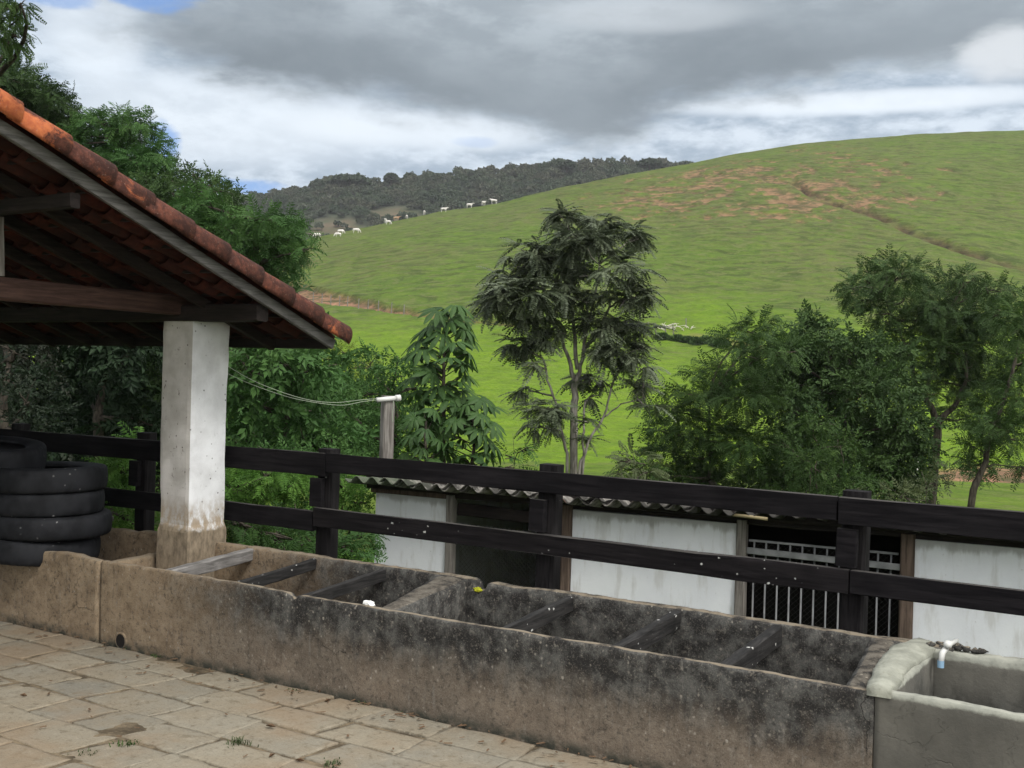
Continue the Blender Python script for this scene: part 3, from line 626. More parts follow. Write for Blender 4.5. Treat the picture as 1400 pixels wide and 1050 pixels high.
# ================================================================== PATIO
def pavement():
    V = []; Fq = []; R = []; EDG = []; rg = np.random.default_rng(3)
    y = -1.6; row = 0; nu, nv = 12, 8
    ys = [5.80, 5.49, 5.14, 4.77, 4.41, 4.02, 3.66]
    while ys[-1] > -2: ys.append(ys[-1]-rg.uniform(.32, .42))
    for y1, y0 in zip(ys[:-1], ys[1:]):
        x = -13.5+rg.uniform(0, .6)
        while x < 3:
            wd = rg.uniform(.42, .66); gp = rg.uniform(.001, .005); cj = rg.normal(0, .013, (4, 2)); sk = rg.normal(.03, .03)
            tl = rg.normal(0, .003, 2); zz = rg.uniform(-.003, .003); rr = rg.random(); g2 = rg.uniform(.001, .006)
            u = np.concatenate([[0, .012], np.linspace(.05, .95, nu-4), [.988, 1]]); v = np.concatenate([[0, .022], np.linspace(.08, .92, nv-4), [.978, 1]])
            uu, vv = np.meshgrid(u, v, indexing='ij')
            cx = [x+gp, x+wd-gp, x+wd-gp+sk, x+gp+sk]; cy = [y0+g2, y0+g2, y1-g2, y1-g2]
            def bl(q): return (q[0]*(1-uu)*(1-vv)+q[1]*uu*(1-vv)+q[2]*uu*vv+q[3]*(1-uu)*vv)
            px = bl([cx[i]+cj[i, 0] for i in range(4)]); py = bl([cy[i]+cj[i, 1] for i in range(4)])
            ed = np.minimum(np.minimum(uu, 1-uu)*wd, np.minimum(vv, 1-vv)*(y1-y0))
            k = np.clip(1-ed/.08, 0, 1)
            px = px+k*fbm(px*9, py*9, s=row+3)*.02; py = py+k*fbm(px*9, py*9, s=row+60)*.02
            pz = .0+zz+tl[0]*(uu-.5)+tl[1]*(vv-.5)+fbm(px*4, py*4, s=5)*.008
            pz = np.where(ed < .001, pz-.028, np.where(ed < .013, pz-.001, pz)); EDG.append(np.clip(1-ed/.016, 0, 1).ravel())
            n0 = len(V)*1; base = sum(len(q) for q in V); V.append(np.stack([px, py, pz], -1).reshape(-1, 3)); R.append(np.full(px.size, rr))
            i = np.arange(px.size).reshape(px.shape)+base; Fq.append(np.stack([i[:-1, :-1], i[1:, :-1], i[1:, 1:], i[:-1, 1:]], -1).reshape(-1, 4))
            x += wd
        row += 1
    np_mesh('pavement', np.concatenate(V), np.concatenate(Fq), M['slab'], None, True, {'rnd': np.concatenate(R), 'rimdirt': np.concatenate(EDG)})['kind'] = 'structure'
    xs = np.arange(-14, 3.2, .05); yy = np.arange(-2.2, 5.83, .05); gx, gy = np.meshgrid(xs, yy, indexing='ij')
    gz = -.009+fbm(gx*3, gy*3, s=8)*.010+fbm(gx*1.1, gy*1.1, s=9)*.008
    i = np.arange(gx.size).reshape(gx.shape)
    np_mesh('paving_bed', np.stack([gx, gy, gz], -1), np.stack([i[:-1, :-1], i[1:, :-1], i[1:, 1:], i[:-1, 1:]], -1).reshape(-1, 4), M['dirt'], None, True)['kind'] = 'structure'
pavement()
# ================================================================== TROUGHS
def wall(name, mat, parent, p0, p1, th, z0, top, n=60, seed=0, am=.006, rim=.008, notch=None, hole=None, th1=None):
    """rough cast wall from p0 to p1 (xy); th extends to the left-hand side of the direction"""
    p0 = np.array(p0, float); p1 = np.array(p1, float); L = np.linalg.norm(p1-p0); d = (p1-p0)/L; nrm = np.array([-d[1], d[0]])
    th1 = th if th1 is None else th1
    m = 9; prof = [(0, k/m) for k in range(m)]+[(.0, .975), (.12, 1.0), (.5, 1.004), (.88, 1.0), (1, .975)]+[(1, 1-k/m) for k in range(1, m+1)]
    V = []; k = len(prof)
    for i in range(n+1):
        tt = i/n; q = p0+d*L*tt; T = th+(th1-th)*tt
        tp = top(tt) if callable(top) else top
        if notch: tp -= notch(tt)
        for (a, b) in prof:
            x, y = q+nrm*a*T; z = z0+(tp-z0)*b
            V.append((x, y, z, a, b, nrm))
    xs = np.array([v[0] for v in V]); ys = np.array([v[1] for v in V]); zs = np.array([v[2] for v in V]); aa = np.array([v[3] for v in V]); bb = np.array([v[4] for v in V])
    e = fbm(xs*6, ys*6, zs*6, s=seed)*am*2+fbm(xs*1.5, ys*1.5, zs*1.5, s=seed+5)*am*1.5
    hz = (fbm(xs*5, ys*5, s=seed+9)*rim*2+fbm(xs*17, ys*17, s=seed+12)*rim)*sm(.8, 1, bb)
    e2 = e+fbm(xs*14, ys*14, zs*14, s=seed+7)*rim*1.2*sm(.85, 1, bb)
    xs = xs+nrm[0]*e2; ys = ys+nrm[1]*e2; zs = zs+hz
    W = np.stack([xs, ys, zs], -1).reshape(n+1, k, 3)
    Fc = []
    for i in range(n):
        for j in range(k-1):
            if hole and hole(W[i, j]): continue
            Fc.append((i*k+j, (i+1)*k+j, (i+1)*k+j+1, i*k+j+1))
    mb = MB(); mb.add(W.reshape(-1, 3), Fc); mb.f.append(tuple(range(k))); mb.f.append(tuple(n*k+j for j in range(k-1, -1, -1)))
    return mb.build(name, mat, parent, True)
FY = 5.81
tr = empty('feeding_trough', (-5, 6.3, 0), 'long mouldy concrete feed trough with timber crossbars in front of the rail fence', 'trough')
wall('front_wall', M['concrete'], tr, (-1.47, FY), (-7.45, FY), -.065, -.05, lambda s: .64+.006*math.sin(s*9), 230, 1, .005, .0045,
     notch=lambda s: .035*math.exp(-((s-(5.42-1.47)/5.98)/.006)**2))
wall('front_wall', M['concrete'], tr, (-7.47, FY-.008), (-13.2, FY-.008), -.075, -.05, lambda s: .635+.02*math.exp(-((s-.07)/.05)**2), 120, 2, .006, .008)['label'] = 'sandy cleaner stretch of front wall under the tyres'
def rnotch(s):
    x = -1.3-s*(6.05); return .075*math.exp(-((x+4.57)/.05)**4)+.015*math.exp(-((x+4.3)/.2)**2)
wall('rear_wall', M['concrete'], tr, (-1.3, 6.86), (-7.35, 6.86), -.11, -.05, lambda s: .685, 200, 3, .006, .006, notch=rnotch)
wall('rear_wall', M['concrete'], tr, (-7.36, 6.90), (-13.2, 6.90), -.11, -.05, lambda s: .68-.02*(s > .17), 90, 4, .006, .006)
MB().box((-13.2, 5.90, -.03), (-1.35, 6.87, .22)).build('basin_floor', M['concrete'], tr)
# dividers
def slab_poly(name, mat, parent, pts_front, pts_rear, z0, z1f, z1r, seed, n=16, m=6, jit=.008, crown_=.01):
    (a0, a1), (b0, b1) = pts_front, pts_rear; V = []
    rows = [(u, 'l') for u in (0, .5)]+[(u, 't') for u in np.linspace(0, 1, m)]+[(u, 'r') for u in (.5, 0)]
    k = 2+m+2
    for i in range(n+1):
        s = i/n; L = np.array(a0)*(1-s)+np.array(b0)*s; R = np.array(a1)*(1-s)+np.array(b1)*s; zt = z1f*(1-s)+z1r*s
        for kk, (u, w_) in enumerate(rows):
            if w_ == 'l': q = L; z = z0+(zt-z0)*u
            elif w_ == 'r': q = R; z = z0+(zt-z0)*u
            else: q = L*(1-u)+R*u; z = zt+crown_*(1-(2*u-1)**2)-(0.012 if u in (0, 1) else 0)
            V.append((q[0], q[1], z))
    V = np.array(V); e = fbm(V[:, 0]*9, V[:, 1]*9, V[:, 2]*9, s=seed); V[:, 0] += e*jit*2; V[:, 2] += fbm(V[:, 0]*11, V[:, 1]*11, s=seed+3)*jit*sm(z0+.1, z1f-.05, V[:, 2])
    Fc = [(i*k+j, i*k+j+1, (i+1)*k+j+1, (i+1)*k+j) for i in range(n) for j in range(k-1)]
    mb = MB(); mb.add(V, Fc); return mb.build(name, mat, parent, True)
slab_poly('divider', M['concrete_rib'], tr, ((-4.72, 5.87), (-4.56, 5.87)), ((-4.98, 6.86), (-4.69, 6.86)), .1, .625, .675, 5)
slab_poly('divider', M['concrete_rib'], tr, ((-1.64, 5.87), (-1.51, 5.87)), ((-1.77, 6.86), (-1.61, 6.86)), .1, .625, .675, 6)
slab_poly('divider', M['concrete'], tr, ((-7.72, 5.87), (-7.60, 5.87)), ((-8.0, 6.85), (-7.86, 6.85)), .1, .57, .53, 7)['label'] = 'low pale curved ledge behind the pillar foot'
for (xf, xr, zf, zr, wd, ht, mt) in [(-6.80, -6.90, .61, .66, .08, .10, 'grey_wood'), (-6.12, -6.18, .585, .655, .045, .085, 'bar_wood'), (-5.50, -5.46, .56, .655, .045, .09, 'bar_wood'),
                             (-3.78, -3.82, .585, .655, .055, .10, 'bar_wood'), (-3.02, -3.02, .58, .66, .06, .11, 'bar_wood'), (-2.34, -2.34, .58, .66, .065, .12, 'bar_wood')]:
    o = MB().beam((xf, 5.86, zf-ht/2+.02), (xr, 6.90, zr-ht/2+.02), wd, ht, n=14, jit=.006).build('crossbar', M[mt], tr)
    if mt == 'grey_wood': o['label'] = 'thick silver grey timber crossbar next to the pillar'
# drain pipe mouth in the front wall
q = onY(165, 878, FY-.01); mb = MB()
mb.lathe([(.070, .004), (.062, -.012), (.052, -.012), (.048, .06)], (q[0], FY-.004, .055), 20, (0, 1, 0)); mb.build('drain_mouth', M['concrete'], tr, True)
MB().lathe([(.001, 0), (.051, 0)], (q[0], FY-.0145, .055), 20, (0, 1, 0)).build('drain_shade_disc', M['hole'], tr)  # flat dark disc in place of the hole's shaded depth
# water trough
wt = empty('water_trough', (-.5, 6.3, 0), 'pale newly rendered concrete water trough with white mortar rim at right', 'trough')
wall('front_wall', M['concrete_new'], wt, (2.2, FY+.0), (-1.465, FY+.0), -.075, -.05, .655, 120, 11, .005, .005)
wall('rear_wall', M['concrete_new'], wt, (2.2, 6.84), (-1.46, 6.84), -.13, -.05, .672, 100, 12, .006, .01)
MB().box((-1.39, 5.895, -.03), (2.2, 6.85, .2)).build('basin_floor', M['concrete_new'], wt)
def mort():
    n = 22; k = 12; V = []
    for i in range(n+1):
        s = i/n; y = 5.80+s*1.17
        xl = np.interp(s, [0, .45, .8, 1], [-1.505, -1.59, -1.62, -1.60]); xr = np.interp(s, [0, .45, .8, 1], [-1.385, -1.42, -1.41, -1.38])
        for j in range(k+1):
            u = j/k; th = math.pi*u
            if u < .16 or u > .84: x = xl if u < .5 else xr; z = .63 if (u < .08 or u > .92) else .655
            else: x = xl+(xr-xl)*(u-.16)/.68; z = .668+.022*math.sin(math.pi*(u-.16)/.68)+.012*s
            V.append((x, y, z))
    V = np.array(V); V[:, 0] += fbm(V[:, 0]*0+V[:, 1]*8, V[:, 2]*20, s=21)*.02; V[:, 2] += fbm(V[:, 0]*12, V[:, 1]*12, s=22)*.014
    mb = MB(); mb.add(V, [(i*(k+1)+j, i*(k+1)+j+1, (i+1)*(k+1)+j+1, (i+1)*(k+1)+j) for i in range(n) for j in range(k)])
    mb.f.append(tuple(range(k, -1, -1))); mb.f.append(tuple(n*(k+1)+j for j in range(k+1)))
    mb.build('mortar_rim', M['mortar'], wt, True)
    slab_poly('end_wall', M['concrete_new'], wt, ((-1.49, 5.88), (-1.392, 5.88)), ((-1.58, 6.86), (-1.40, 6.86)), .1, .64, .66, 23)
mort()
# tap
q = onY(1298, 884, 6.90); tp = empty('water_tap', (q[0], 6.80, .66), 'small white plastic tap over the corner of the pale water trough', 'tap')
X0 = q[0]
mb = MB(); mb.tube([(X0+.02, 7.0, .71), (X0+.01, 6.86, .715), (X0, 6.80, .70)], .014, 8); mb.tube([(X0, 6.80, .70), (X0-.01, 6.76, .68), (X0-.015, 6.745, .61)], [.017, .017, .015], 8)
mb.build('spout', M['pvc'], tp, True)
mb = MB(); mb.lathe([(.0, .022), (.016, .02), (.024, .008), (.024, -.006), (.012, -.015)], (X0+.012, 6.79, .725), 12, (.2, -.4, 1)); mb.build('handle', M['pvc'], tp, True)
mb = MB(); mb.lathe([(.019, .0), (.019, .04)], (X0-.0145, 6.747, .60), 10); mb.build('nozzle', material('blue_plastic', lambda t: (.20, .32, .44, 1), .6, .3), tp, True)
# rubble by the tap
rb = MB(); rg = np.random.default_rng(5)
def lump(mb, c, s, sd, n=8, m=6):
    V = []; 
    for i in range(m+1):
        for j in range(n):
            th = math.pi*i/m; ph = 2*math.pi*j/n; d = np.array([math.sin(th)*math.cos(ph), math.sin(th)*math.sin(ph), math.cos(th)])
            rr = 1+.7*float(fbm(np.array([d[0]*1.7+sd]), np.array([d[1]*1.7]), np.array([d[2]*1.7]), s=3)[0]); V.append(np.array(c)+d*rr*np.array(s))
    Fc = [(i*n+j, (i+1)*n+j, (i+1)*n+(j+1) % n, i*n+(j+1) % n) for i in range(m) for j in range(n)]
    mb.add(V, Fc)
for k in range(9): lump(rb, (X0-.09+.032*k+rg.normal(0, .01), 6.91+rg.normal(0, .02), .685+rg.uniform(0, .012)), (.028, .024, .016), k*3.3)
tag(rb.build('rubble', M['concrete'], None, True, (X0, 6.93, .68)), 'crumbled mortar lumps heaped on the rim behind the tap', 'rubble')
# yellow moss tuft, scrap of paper
mb = MB(); q = onZ(668, 805, .60)
for k in range(10): lump(mb, (-4.57+rg.normal(0, .022), 6.865+rg.normal(0, .012), .612+rg.uniform(0, .016)), (.018, .014, .010), k*2.7)
tag(mb.build('moss_cushion', M['moss'], None, True, (-4.57, 6.86, .6)), 'small yellow green moss cushion in the broken notch of the rear trough wall', 'moss')
q = onY(507, 824, 5.90); mb = MB(); lump(mb, (q[0], 5.875, .645), (.045, .02, .020), 1.3, 10, 7); lump(mb, (q[0]+.035, 5.87, .638), (.025, .02, .012), 4.3, 10, 7)
tag(mb.build('paper_scrap', M['paper'], None, False, (q[0], 5.87, .64)), 'crumpled white paper scrap on the front rim of the long trough', 'paper')
q = onZ(388, 769, .69)
for k, (px, py) in enumerate([(613, 778), (1247, 862)]):
    pass
# ================================================================== FENCE
fn = empty('rail_fence', (-5, 7.2, 0), 'black tarred timber fence of two thick rails running along behind the troughs', 'fence')
def rail(x0, x1, y, zt, ht, mat, w_=.055, zt1=None, lab=None):
    zt1 = zt if zt1 is None else zt1
    o = MB().beam((x0, y, zt-ht/2), (x1, y, zt1-ht/2), w_, ht, n=max(6, int(abs(x1-x0)*3)), jit=.007, ch=.08).build('rail', M[mat], fn)
    if lab: o['label'] = lab
rail(-13.6, -6.30, 7.12, 1.475, .19, 'tar', zt1=1.50); rail(-6.29, -2.06, 7.12, 1.50, .152, 'tar', zt1=1.487); rail(-2.045, 2.4, 7.115, 1.485, .17, 'tar', zt1=1.475)
rail(-13.6, -6.42, 7.12, .99, .165, 'tar', zt1=1.01); rail(-6.40, -1.97, 7.105, 1.045, .15, 'tar_speck', zt1=1.035, lab='lower rail spattered with white droppings'); rail(-1.96, 2.4, 7.11, 1.035, .145, 'tar', zt1=1.02)
for x, zt, ln in [(-12.55, 1.54, 0), (-10.60, 1.545, .0), (-8.66, 1.55, .01), (-6.38, 1.53, .01), (-4.23, 1.54, .02), (-1.97, 1.52, .0), (.25, 1.52, 0), (2.3, 1.52, 0)]:
    MB().beam((x-.01, 7.23, -.4), (x+ln, 7.23, zt), .155, .13, up=(0, 1, 0), n=12, jit=.006).build('post', M['tar_post'], fn)
    if x > -9: MB().beam((x-.03, 7.13, 1.05), (x-.025, 7.13, 1.285), .13, .05, up=(0, 1, 0), n=4, jit=.004).build('filler_block', M['tar'], fn)
# ================================================================== TILED SHELTER
sh = empty('tiled_shelter', (-9, 4.5, 0), 'open shelter with mossy clay tile roof, dark timbers and white pillar', 'shelter')
def zl(y): return 3.70-.395*(y-4.24)          # top line of the bargeboard
EY = 7.42; RY = 1.4; VX = -6.50; SL = math.atan(.395)
def rz(y, off=0.0): return zl(y)+off
# pillar
mb = MB(); xa, xb, ya, yb = -7.69, -7.325, 6.57, 6.985; nz_ = 44; V = []; pr = []
for s0, s1, k in (((xa, ya), (xb, ya), 9), ((xb, ya), (xb, yb), 9), ((xb, yb), (xa, yb), 9), ((xa, yb), (xa, ya), 9)):
    for j in range(k): pr.append((s0[0]+(s1[0]-s0[0])*j/k, s0[1]+(s1[1]-s0[1])*j/k, j == 0))
cx, cy = (xa+xb)/2, (ya+yb)/2; k = len(pr)
for i in range(nz_+1):
    z = -.05+i/nz_*(2.60+.05); fat = .012*(z < .80)
    for (x, y, c) in pr:
        e = float(fbm(np.array([x*5]), np.array([y*5]), np.array([z*5]), s=3)[0])*.008+float(fbm(np.array([x*2]), np.array([y*2]), np.array([z*1.2]), s=8)[0])*.012+fat
        dx, dy = x-cx, y-cy; L = max(abs(dx), abs(dy)); q = (.975 if c else 1)+e/.16; V.append((cx+dx*q, cy+dy*q, z))
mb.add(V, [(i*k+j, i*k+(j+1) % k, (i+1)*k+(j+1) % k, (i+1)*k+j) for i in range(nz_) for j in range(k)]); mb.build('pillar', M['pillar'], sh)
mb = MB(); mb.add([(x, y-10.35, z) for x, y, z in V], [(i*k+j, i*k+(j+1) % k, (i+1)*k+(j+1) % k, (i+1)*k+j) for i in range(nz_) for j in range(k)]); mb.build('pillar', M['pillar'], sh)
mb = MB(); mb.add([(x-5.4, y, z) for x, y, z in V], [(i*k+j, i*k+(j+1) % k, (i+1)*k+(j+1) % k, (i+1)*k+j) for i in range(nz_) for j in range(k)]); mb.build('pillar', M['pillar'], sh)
# bargeboards, rafters
def srafter(name, x, w_, ht, top_off, mat, y0=RY, y1=EY, lab=None, jit=.004):
    o = MB().beam((x, y0, rz(y0, top_off)-ht/2), (x, y1, rz(y1, top_off)-ht/2), w_, ht, up=(0, .395, 1), n=22, jit=jit).build(name, M[mat], sh)
    if lab: o['label'] = lab
srafter('bargeboard', VX-.015, .035, .082, .0, 'barge', y1=7.40, lab='silver grey weathered verge board')
for k, x in enumerate(np.arange(-7.18, -13.6, -.62)): srafter('rafter', x, .065, .085, -.035, 'roof_wood', y1=7.36+.03*math.sin(k*3))
for k, y in enumerate(np.arange(RY+.2, EY, .38)):          # tile battens
    MB().beam((-13.8, y, rz(y)-.012), (VX-.04, y, rz(y)-.012), .04, .022, n=10, jit=.004).build('batten', M['roof_wood_x'], sh)
MB().beam((-13.8, 4.84, rz(4.84, -.12)-.062), (VX-.06, 4.84, rz(4.84, -.12)-.062), .08, .10, n=16, jit=.006).build('purlin', M['roof_wood_x'], sh)
MB().beam((-13.8, 3.0, rz(3.0, -.12)-.075), (VX-.06, 3.0, rz(3.0, -.12)-.075), .09, .13, n=16, jit=.006).build('purlin', M['roof_wood_x'], sh)
MB().beam((-13.8, 6.60, 2.635), (VX-.06, 6.60, 2.635), .13, .14, n=16, jit=.006).build('wall_plate', M['roof_wood_x'], sh)
MB().beam((-13.8, 7.375, rz(7.375)-.05), (VX-.05, 7.375, rz(7.375)-.05), .03, .085, n=16, jit=.004).build('eave_purlin', M['roof_wood_x'], sh)
MB().beam((-7.50, -3.9, 2.765), (-7.50, 6.74, 2.70), .13, .165, n=30, jit=.006).build('tie_beam', M['red_beam'], sh)
MB().beam((-12.9, -3.9, 2.765), (-12.9, 6.74, 2.70), .13, .165, n=30, jit=.006).build('tie_beam', M['red_beam'], sh)
MB().beam((-7.49, 4.88, 2.80), (-7.49, 4.86, 3.22), .09, .10, up=(0, 1, 0), n=5).build('strut', M['grey_post'], sh)
MB().beam((-7.5, RY, 2.84), (-7.5, RY, 4.6), .1, .1, up=(0, 1, 0), n=5).build('king_post', M['roof_wood'], sh)
# the slope on the camera's side
MB().beam((-13.8, RY, rz(RY, -.1)), (VX-.04, RY, rz(RY, -.1)), .1, .15, n=10).build('ridge_beam', M['roof_wood_x'], sh)
def half_tube(V, Fc, R, p0, p1, r0, r1, sgn, rr, seg=6, arc=1.0, th=.012):
    p0 = np.array(p0, float); p1 = np.array(p1, float); d = p1-p0; d /= np.linalg.norm(d); x = np.array([1., 0, 0]); up = np.cross(x, d); up = up if up[2] > 0 else -up
    n0 = len(V)
    for p, r_ in ((p0, r0), (p1, r1)):
        for rad in (r_, r_-th):
            for j in range(seg+1):
                ang = math.pi*(.5-arc/2+arc*j/seg); V.append(p+x*math.cos(ang)*rad+up*sgn*(math.sin(ang)*rad)); R.append(rr)
    m = seg+1
    for j in range(seg):
        Fc.append((n0+j, n0+j+1, n0+2*m+j+1, n0+2*m+j)); Fc.append((n0+m+j, n0+3*m+j, n0+3*m+j+1, n0+m+j+1))
        Fc.append((n0+j, n0+m+j, n0+m+j+1, n0+j+1)); Fc.append((n0+2*m+j, n0+2*m+j+1, n0+3*m+j+1, n0+3*m+j))
    for j in (0, seg): Fc.append((n0+j, n0+2*m+j, n0+3*m+j, n0+m+j))
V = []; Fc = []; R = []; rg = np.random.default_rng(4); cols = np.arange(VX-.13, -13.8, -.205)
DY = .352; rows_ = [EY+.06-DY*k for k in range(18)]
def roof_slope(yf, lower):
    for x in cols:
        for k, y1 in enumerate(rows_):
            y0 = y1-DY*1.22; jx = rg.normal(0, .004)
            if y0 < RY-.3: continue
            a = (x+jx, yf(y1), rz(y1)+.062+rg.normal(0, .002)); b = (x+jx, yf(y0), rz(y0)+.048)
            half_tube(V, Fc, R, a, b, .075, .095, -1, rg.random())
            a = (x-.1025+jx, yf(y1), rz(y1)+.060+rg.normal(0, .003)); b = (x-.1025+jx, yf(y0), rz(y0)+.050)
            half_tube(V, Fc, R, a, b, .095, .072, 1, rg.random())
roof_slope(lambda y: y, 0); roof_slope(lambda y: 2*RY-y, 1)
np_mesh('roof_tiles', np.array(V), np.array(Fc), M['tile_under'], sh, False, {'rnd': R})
for k, y1 in enumerate(rows_):                              # verge cover tiles, each its own part
    y0 = y1-DY*1.2
    if y0 < RY-.3: continue
    V = []; Fc = []; R = []; rr = [.25, .5, .35, .9, .6, .55, .5, .75, .45, .15, .1, .6, .4, .5, .5, .5, .5, .5][k]
    half_tube(V, Fc, R, (VX+.0+rg.normal(0, .006), y1, rz(y1)+.048+rg.normal(0, .003)), (VX+.0, y0, rz(y0)+.040), .124, .104, 1, rr, 16, 1.3, .014)
    # uneven lichen crust
    V = np.array(V); V += np.stack([fbm(V[:, 1]*9, V[:, 2]*9, s=k)]*3, -1)*.004
    np_mesh('verge_tile', V, np.array(Fc), M['tile'], sh, True, {'rnd': R})
# ================================================================== TYRES
def tyre(name, c, r, w_, tilt, label, seed):
    o = empty(name, c, label, 'tyre', 'old tyres stacked over the end of the trough'); ax = np.array([tilt[0], tilt[1], 1.]); ax /= np.linalg.norm(ax)
    h = w_/2; ri = r*.60
    prof = [(ri, -h*.72), (ri+.02, -h*.85), (r*.78, -h*1.0), (r*.90, -h*1.0), (r*.965, -h*.95), (r*.992, -h*.80)]
    tr_ = [(r+.001, -h*.5), (r+.004, -h*.2), (r+.004, h*.2), (r+.001, h*.5)]
    mb = MB(); mb.lathe(prof+tr_+[(a_, -b_) for a_, b_ in prof[::-1]]+[(ri+.015, h*.6), (r*.86, h*.5), (r*.92, 0), (r*.86, -h*.5), (ri+.015, -h*.6)], c, 144, ax, True)
    ce = np.array(c)
    for i_, vv in enumerate(mb.v):
        d_ = np.array(vv)-ce; hh = d_@ax; rr_ = np.linalg.norm(d_-ax*hh)
        if rr_ > r*.955 and abs(hh) > h*.6 and (i_//(len(mb.v)//144)) % 3 == 0: q_ = np.array(vv)-(d_-ax*hh)/rr_*.009; mb.v[i_] = tuple(q_)
    q = mb.build('casing', M['rubber'], o, True)
    return o
def tc(px, py, D): return dep(px, py, D)
TD = 9.75
for (pr, pyc, wd, r, tl, lab, sd) in [(58, 623, .22, .42, (.10, -.05), 'topmost tyre of the stack, tilted so its open middle shows', 1), (142, 652, .205, .52, (-.015, .0), 'second tyre from the top, its tread edge pale', 2),
        (138, 683, .195, .50, (0, 0), 'third tyre from the top of the stack', 3), (148, 713, .19, .52, (.02, .0), 'fourth tyre from the top, sticking out farthest', 4), (132, 744, .20, .52, (.06, .03), 'bottom tyre of the stack, spotted white and tipping over the plank', 5)]:
    c = dep(pr, pyc, TD); c = c-R3*r*1.0
    tyre('tyre', c, r, wd, tl, lab, sd)
a = onZ(92, 757, .66); 
pl = MB().beam((-8.45, 5.82, .66), (-8.95, 7.0, .735), .20, .035, n=8, jit=.004).build('plank', M['grey_wood'], None, wl=(-8.6, 6.3, .68))
tag(pl, 'weathered grey plank under the bottom tyre, sloping across the trough', 'plank')
MB_ = MB().beam((-9.6, 5.75, .66), (-9.6, 7.0, .66), .22, .05, n=8).build('plank', M['grey_wood'], None, wl=(-9.6, 6.3, .66)); tag(MB_, 'plank hidden in shade beneath the tyre stack, left of the sloping one', 'plank')
# ================================================================== SHED
E0 = dep(485, 653, 11.6)[:2]; E1 = dep(1400, 727, 8.73)[:2]; UD = (E1-E0)/np.linalg.norm(E1-E0); ND = np.array([-UD[1], UD[0]]); EZ = 1.07
sd_ = empty('cattle_shed', (E0[0]+3, E0[1]+1, Z(E0[0]+3, E0[1]+1)), 'low whitewashed shed with corrugated roof and barred gate beyond the fence', 'shed')
def sp(s, n, z): return (E0[0]+UD[0]*s+ND[0]*n, E0[1]+UD[1]*s+ND[1]*n, z)
def shit(px, py, n=.30):                       # picture point on the shed's front plane -> (s, z)
    d = ray(px, py); nn = np.array([ND[0], ND[1], 0]); p0 = np.array(sp(0, n, 0)); k = ((p0-CAM)@nn)/(d@nn); q = CAM+d*k
    return float((q[:2]-np.array(sp(0, n, 0)[:2]))@UD), float(q[2])
GZ = -1.75
def sbox(s0, s1, n0, n1, z0, z1, z2=None): 
    mb = MB(); v = [sp(s0, n0, z0), sp(s1, n0, z0), sp(s1, n1, z0), sp(s0, n1, z0), sp(s0, n0, z1), sp(s1, n0, z1), sp(s1, n1, z1 if z2 is None else z2), sp(s0, n1, z1 if z2 is None else z2)]
    return mb.add(v, [(0, 3, 2, 1), (4, 5, 6, 7), (0, 1, 5, 4), (1, 2, 6, 5), (2, 3, 7, 6), (3, 0, 4, 7)])
S = {k: shit(*v) for k, v in {'w0': (514, 682), 'w1': (611, 687), 'o1': (766, 695), 'w2': (781, 697), 'w3': (1007, 712), 'g0': (1019, 712), 'g1': (1231, 730), 'w4': (1246, 732), 'wt': (1400, 741), 'wt2': (900, 705), 'gt0': (1022, 741), 'gt1': (1230, 758), 'gb0': (1020, 757), 'gb1': (1232, 775)}.items()}
WT = (S['w0'][1]+S['wt'][1]+S['wt2'][1])/3; LX = 9.6
print('shed', {k: (round(a, 2), round(b, 2)) for k, (a, b) in S.items()}, 'WT', WT)
def swall(s0, s1): return sbox(s0, s1, .30, .42, GZ, WT)
swall(S['w0'][0], S['w1'][0]).build('wall', M['white'], sd_); swall(S['w2'][0], S['w3'][0]).build('wall', M['white'], sd_); swall(S['w4'][0], LX).build('wall', M['white'], sd_)
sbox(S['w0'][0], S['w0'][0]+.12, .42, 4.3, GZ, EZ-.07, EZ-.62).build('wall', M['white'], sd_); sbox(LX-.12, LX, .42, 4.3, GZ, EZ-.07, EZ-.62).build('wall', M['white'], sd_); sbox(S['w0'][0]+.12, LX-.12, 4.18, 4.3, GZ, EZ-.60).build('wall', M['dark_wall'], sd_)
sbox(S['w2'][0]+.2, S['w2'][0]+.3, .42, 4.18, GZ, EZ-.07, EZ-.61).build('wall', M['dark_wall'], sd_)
for s, nn, mt in [(S['w1'][0], .075, 'grey_post'), (S['o1'][0]+.02, .10, 'red_post'), (S['w3'][0], .085, 'grey_post'), (S['g1'][0], .11, 'red_post')]:
    MB().beam(sp(s+nn/2+.01, .315, GZ), sp(s+nn/2+.01, .315, WT+.04), nn, .11, up=(ND[0], ND[1], 0), n=10, jit=.004).build('door_post', M[mt], sd_)
MB().beam(sp(S['w0'][0]-.05, .33, WT+.03), sp(S['w1'][0], .33, WT+.03), .11, .055, n=8).build('lintel', M['red_post'], sd_)
MB().beam(sp(-.0, .27, WT+.13), sp(LX+.3, .27, WT+.13), .12, .15, n=20, jit=.01).build('eave_beam', M['roof_wood_x'], sd_)
MB().beam(sp(S['w0'][0], .36, WT+.04), sp(LX+.3, .36, WT+.04), .10, .07, n=20, jit=.012).build('wall_plate', M['roof_wood_x'], sd_)
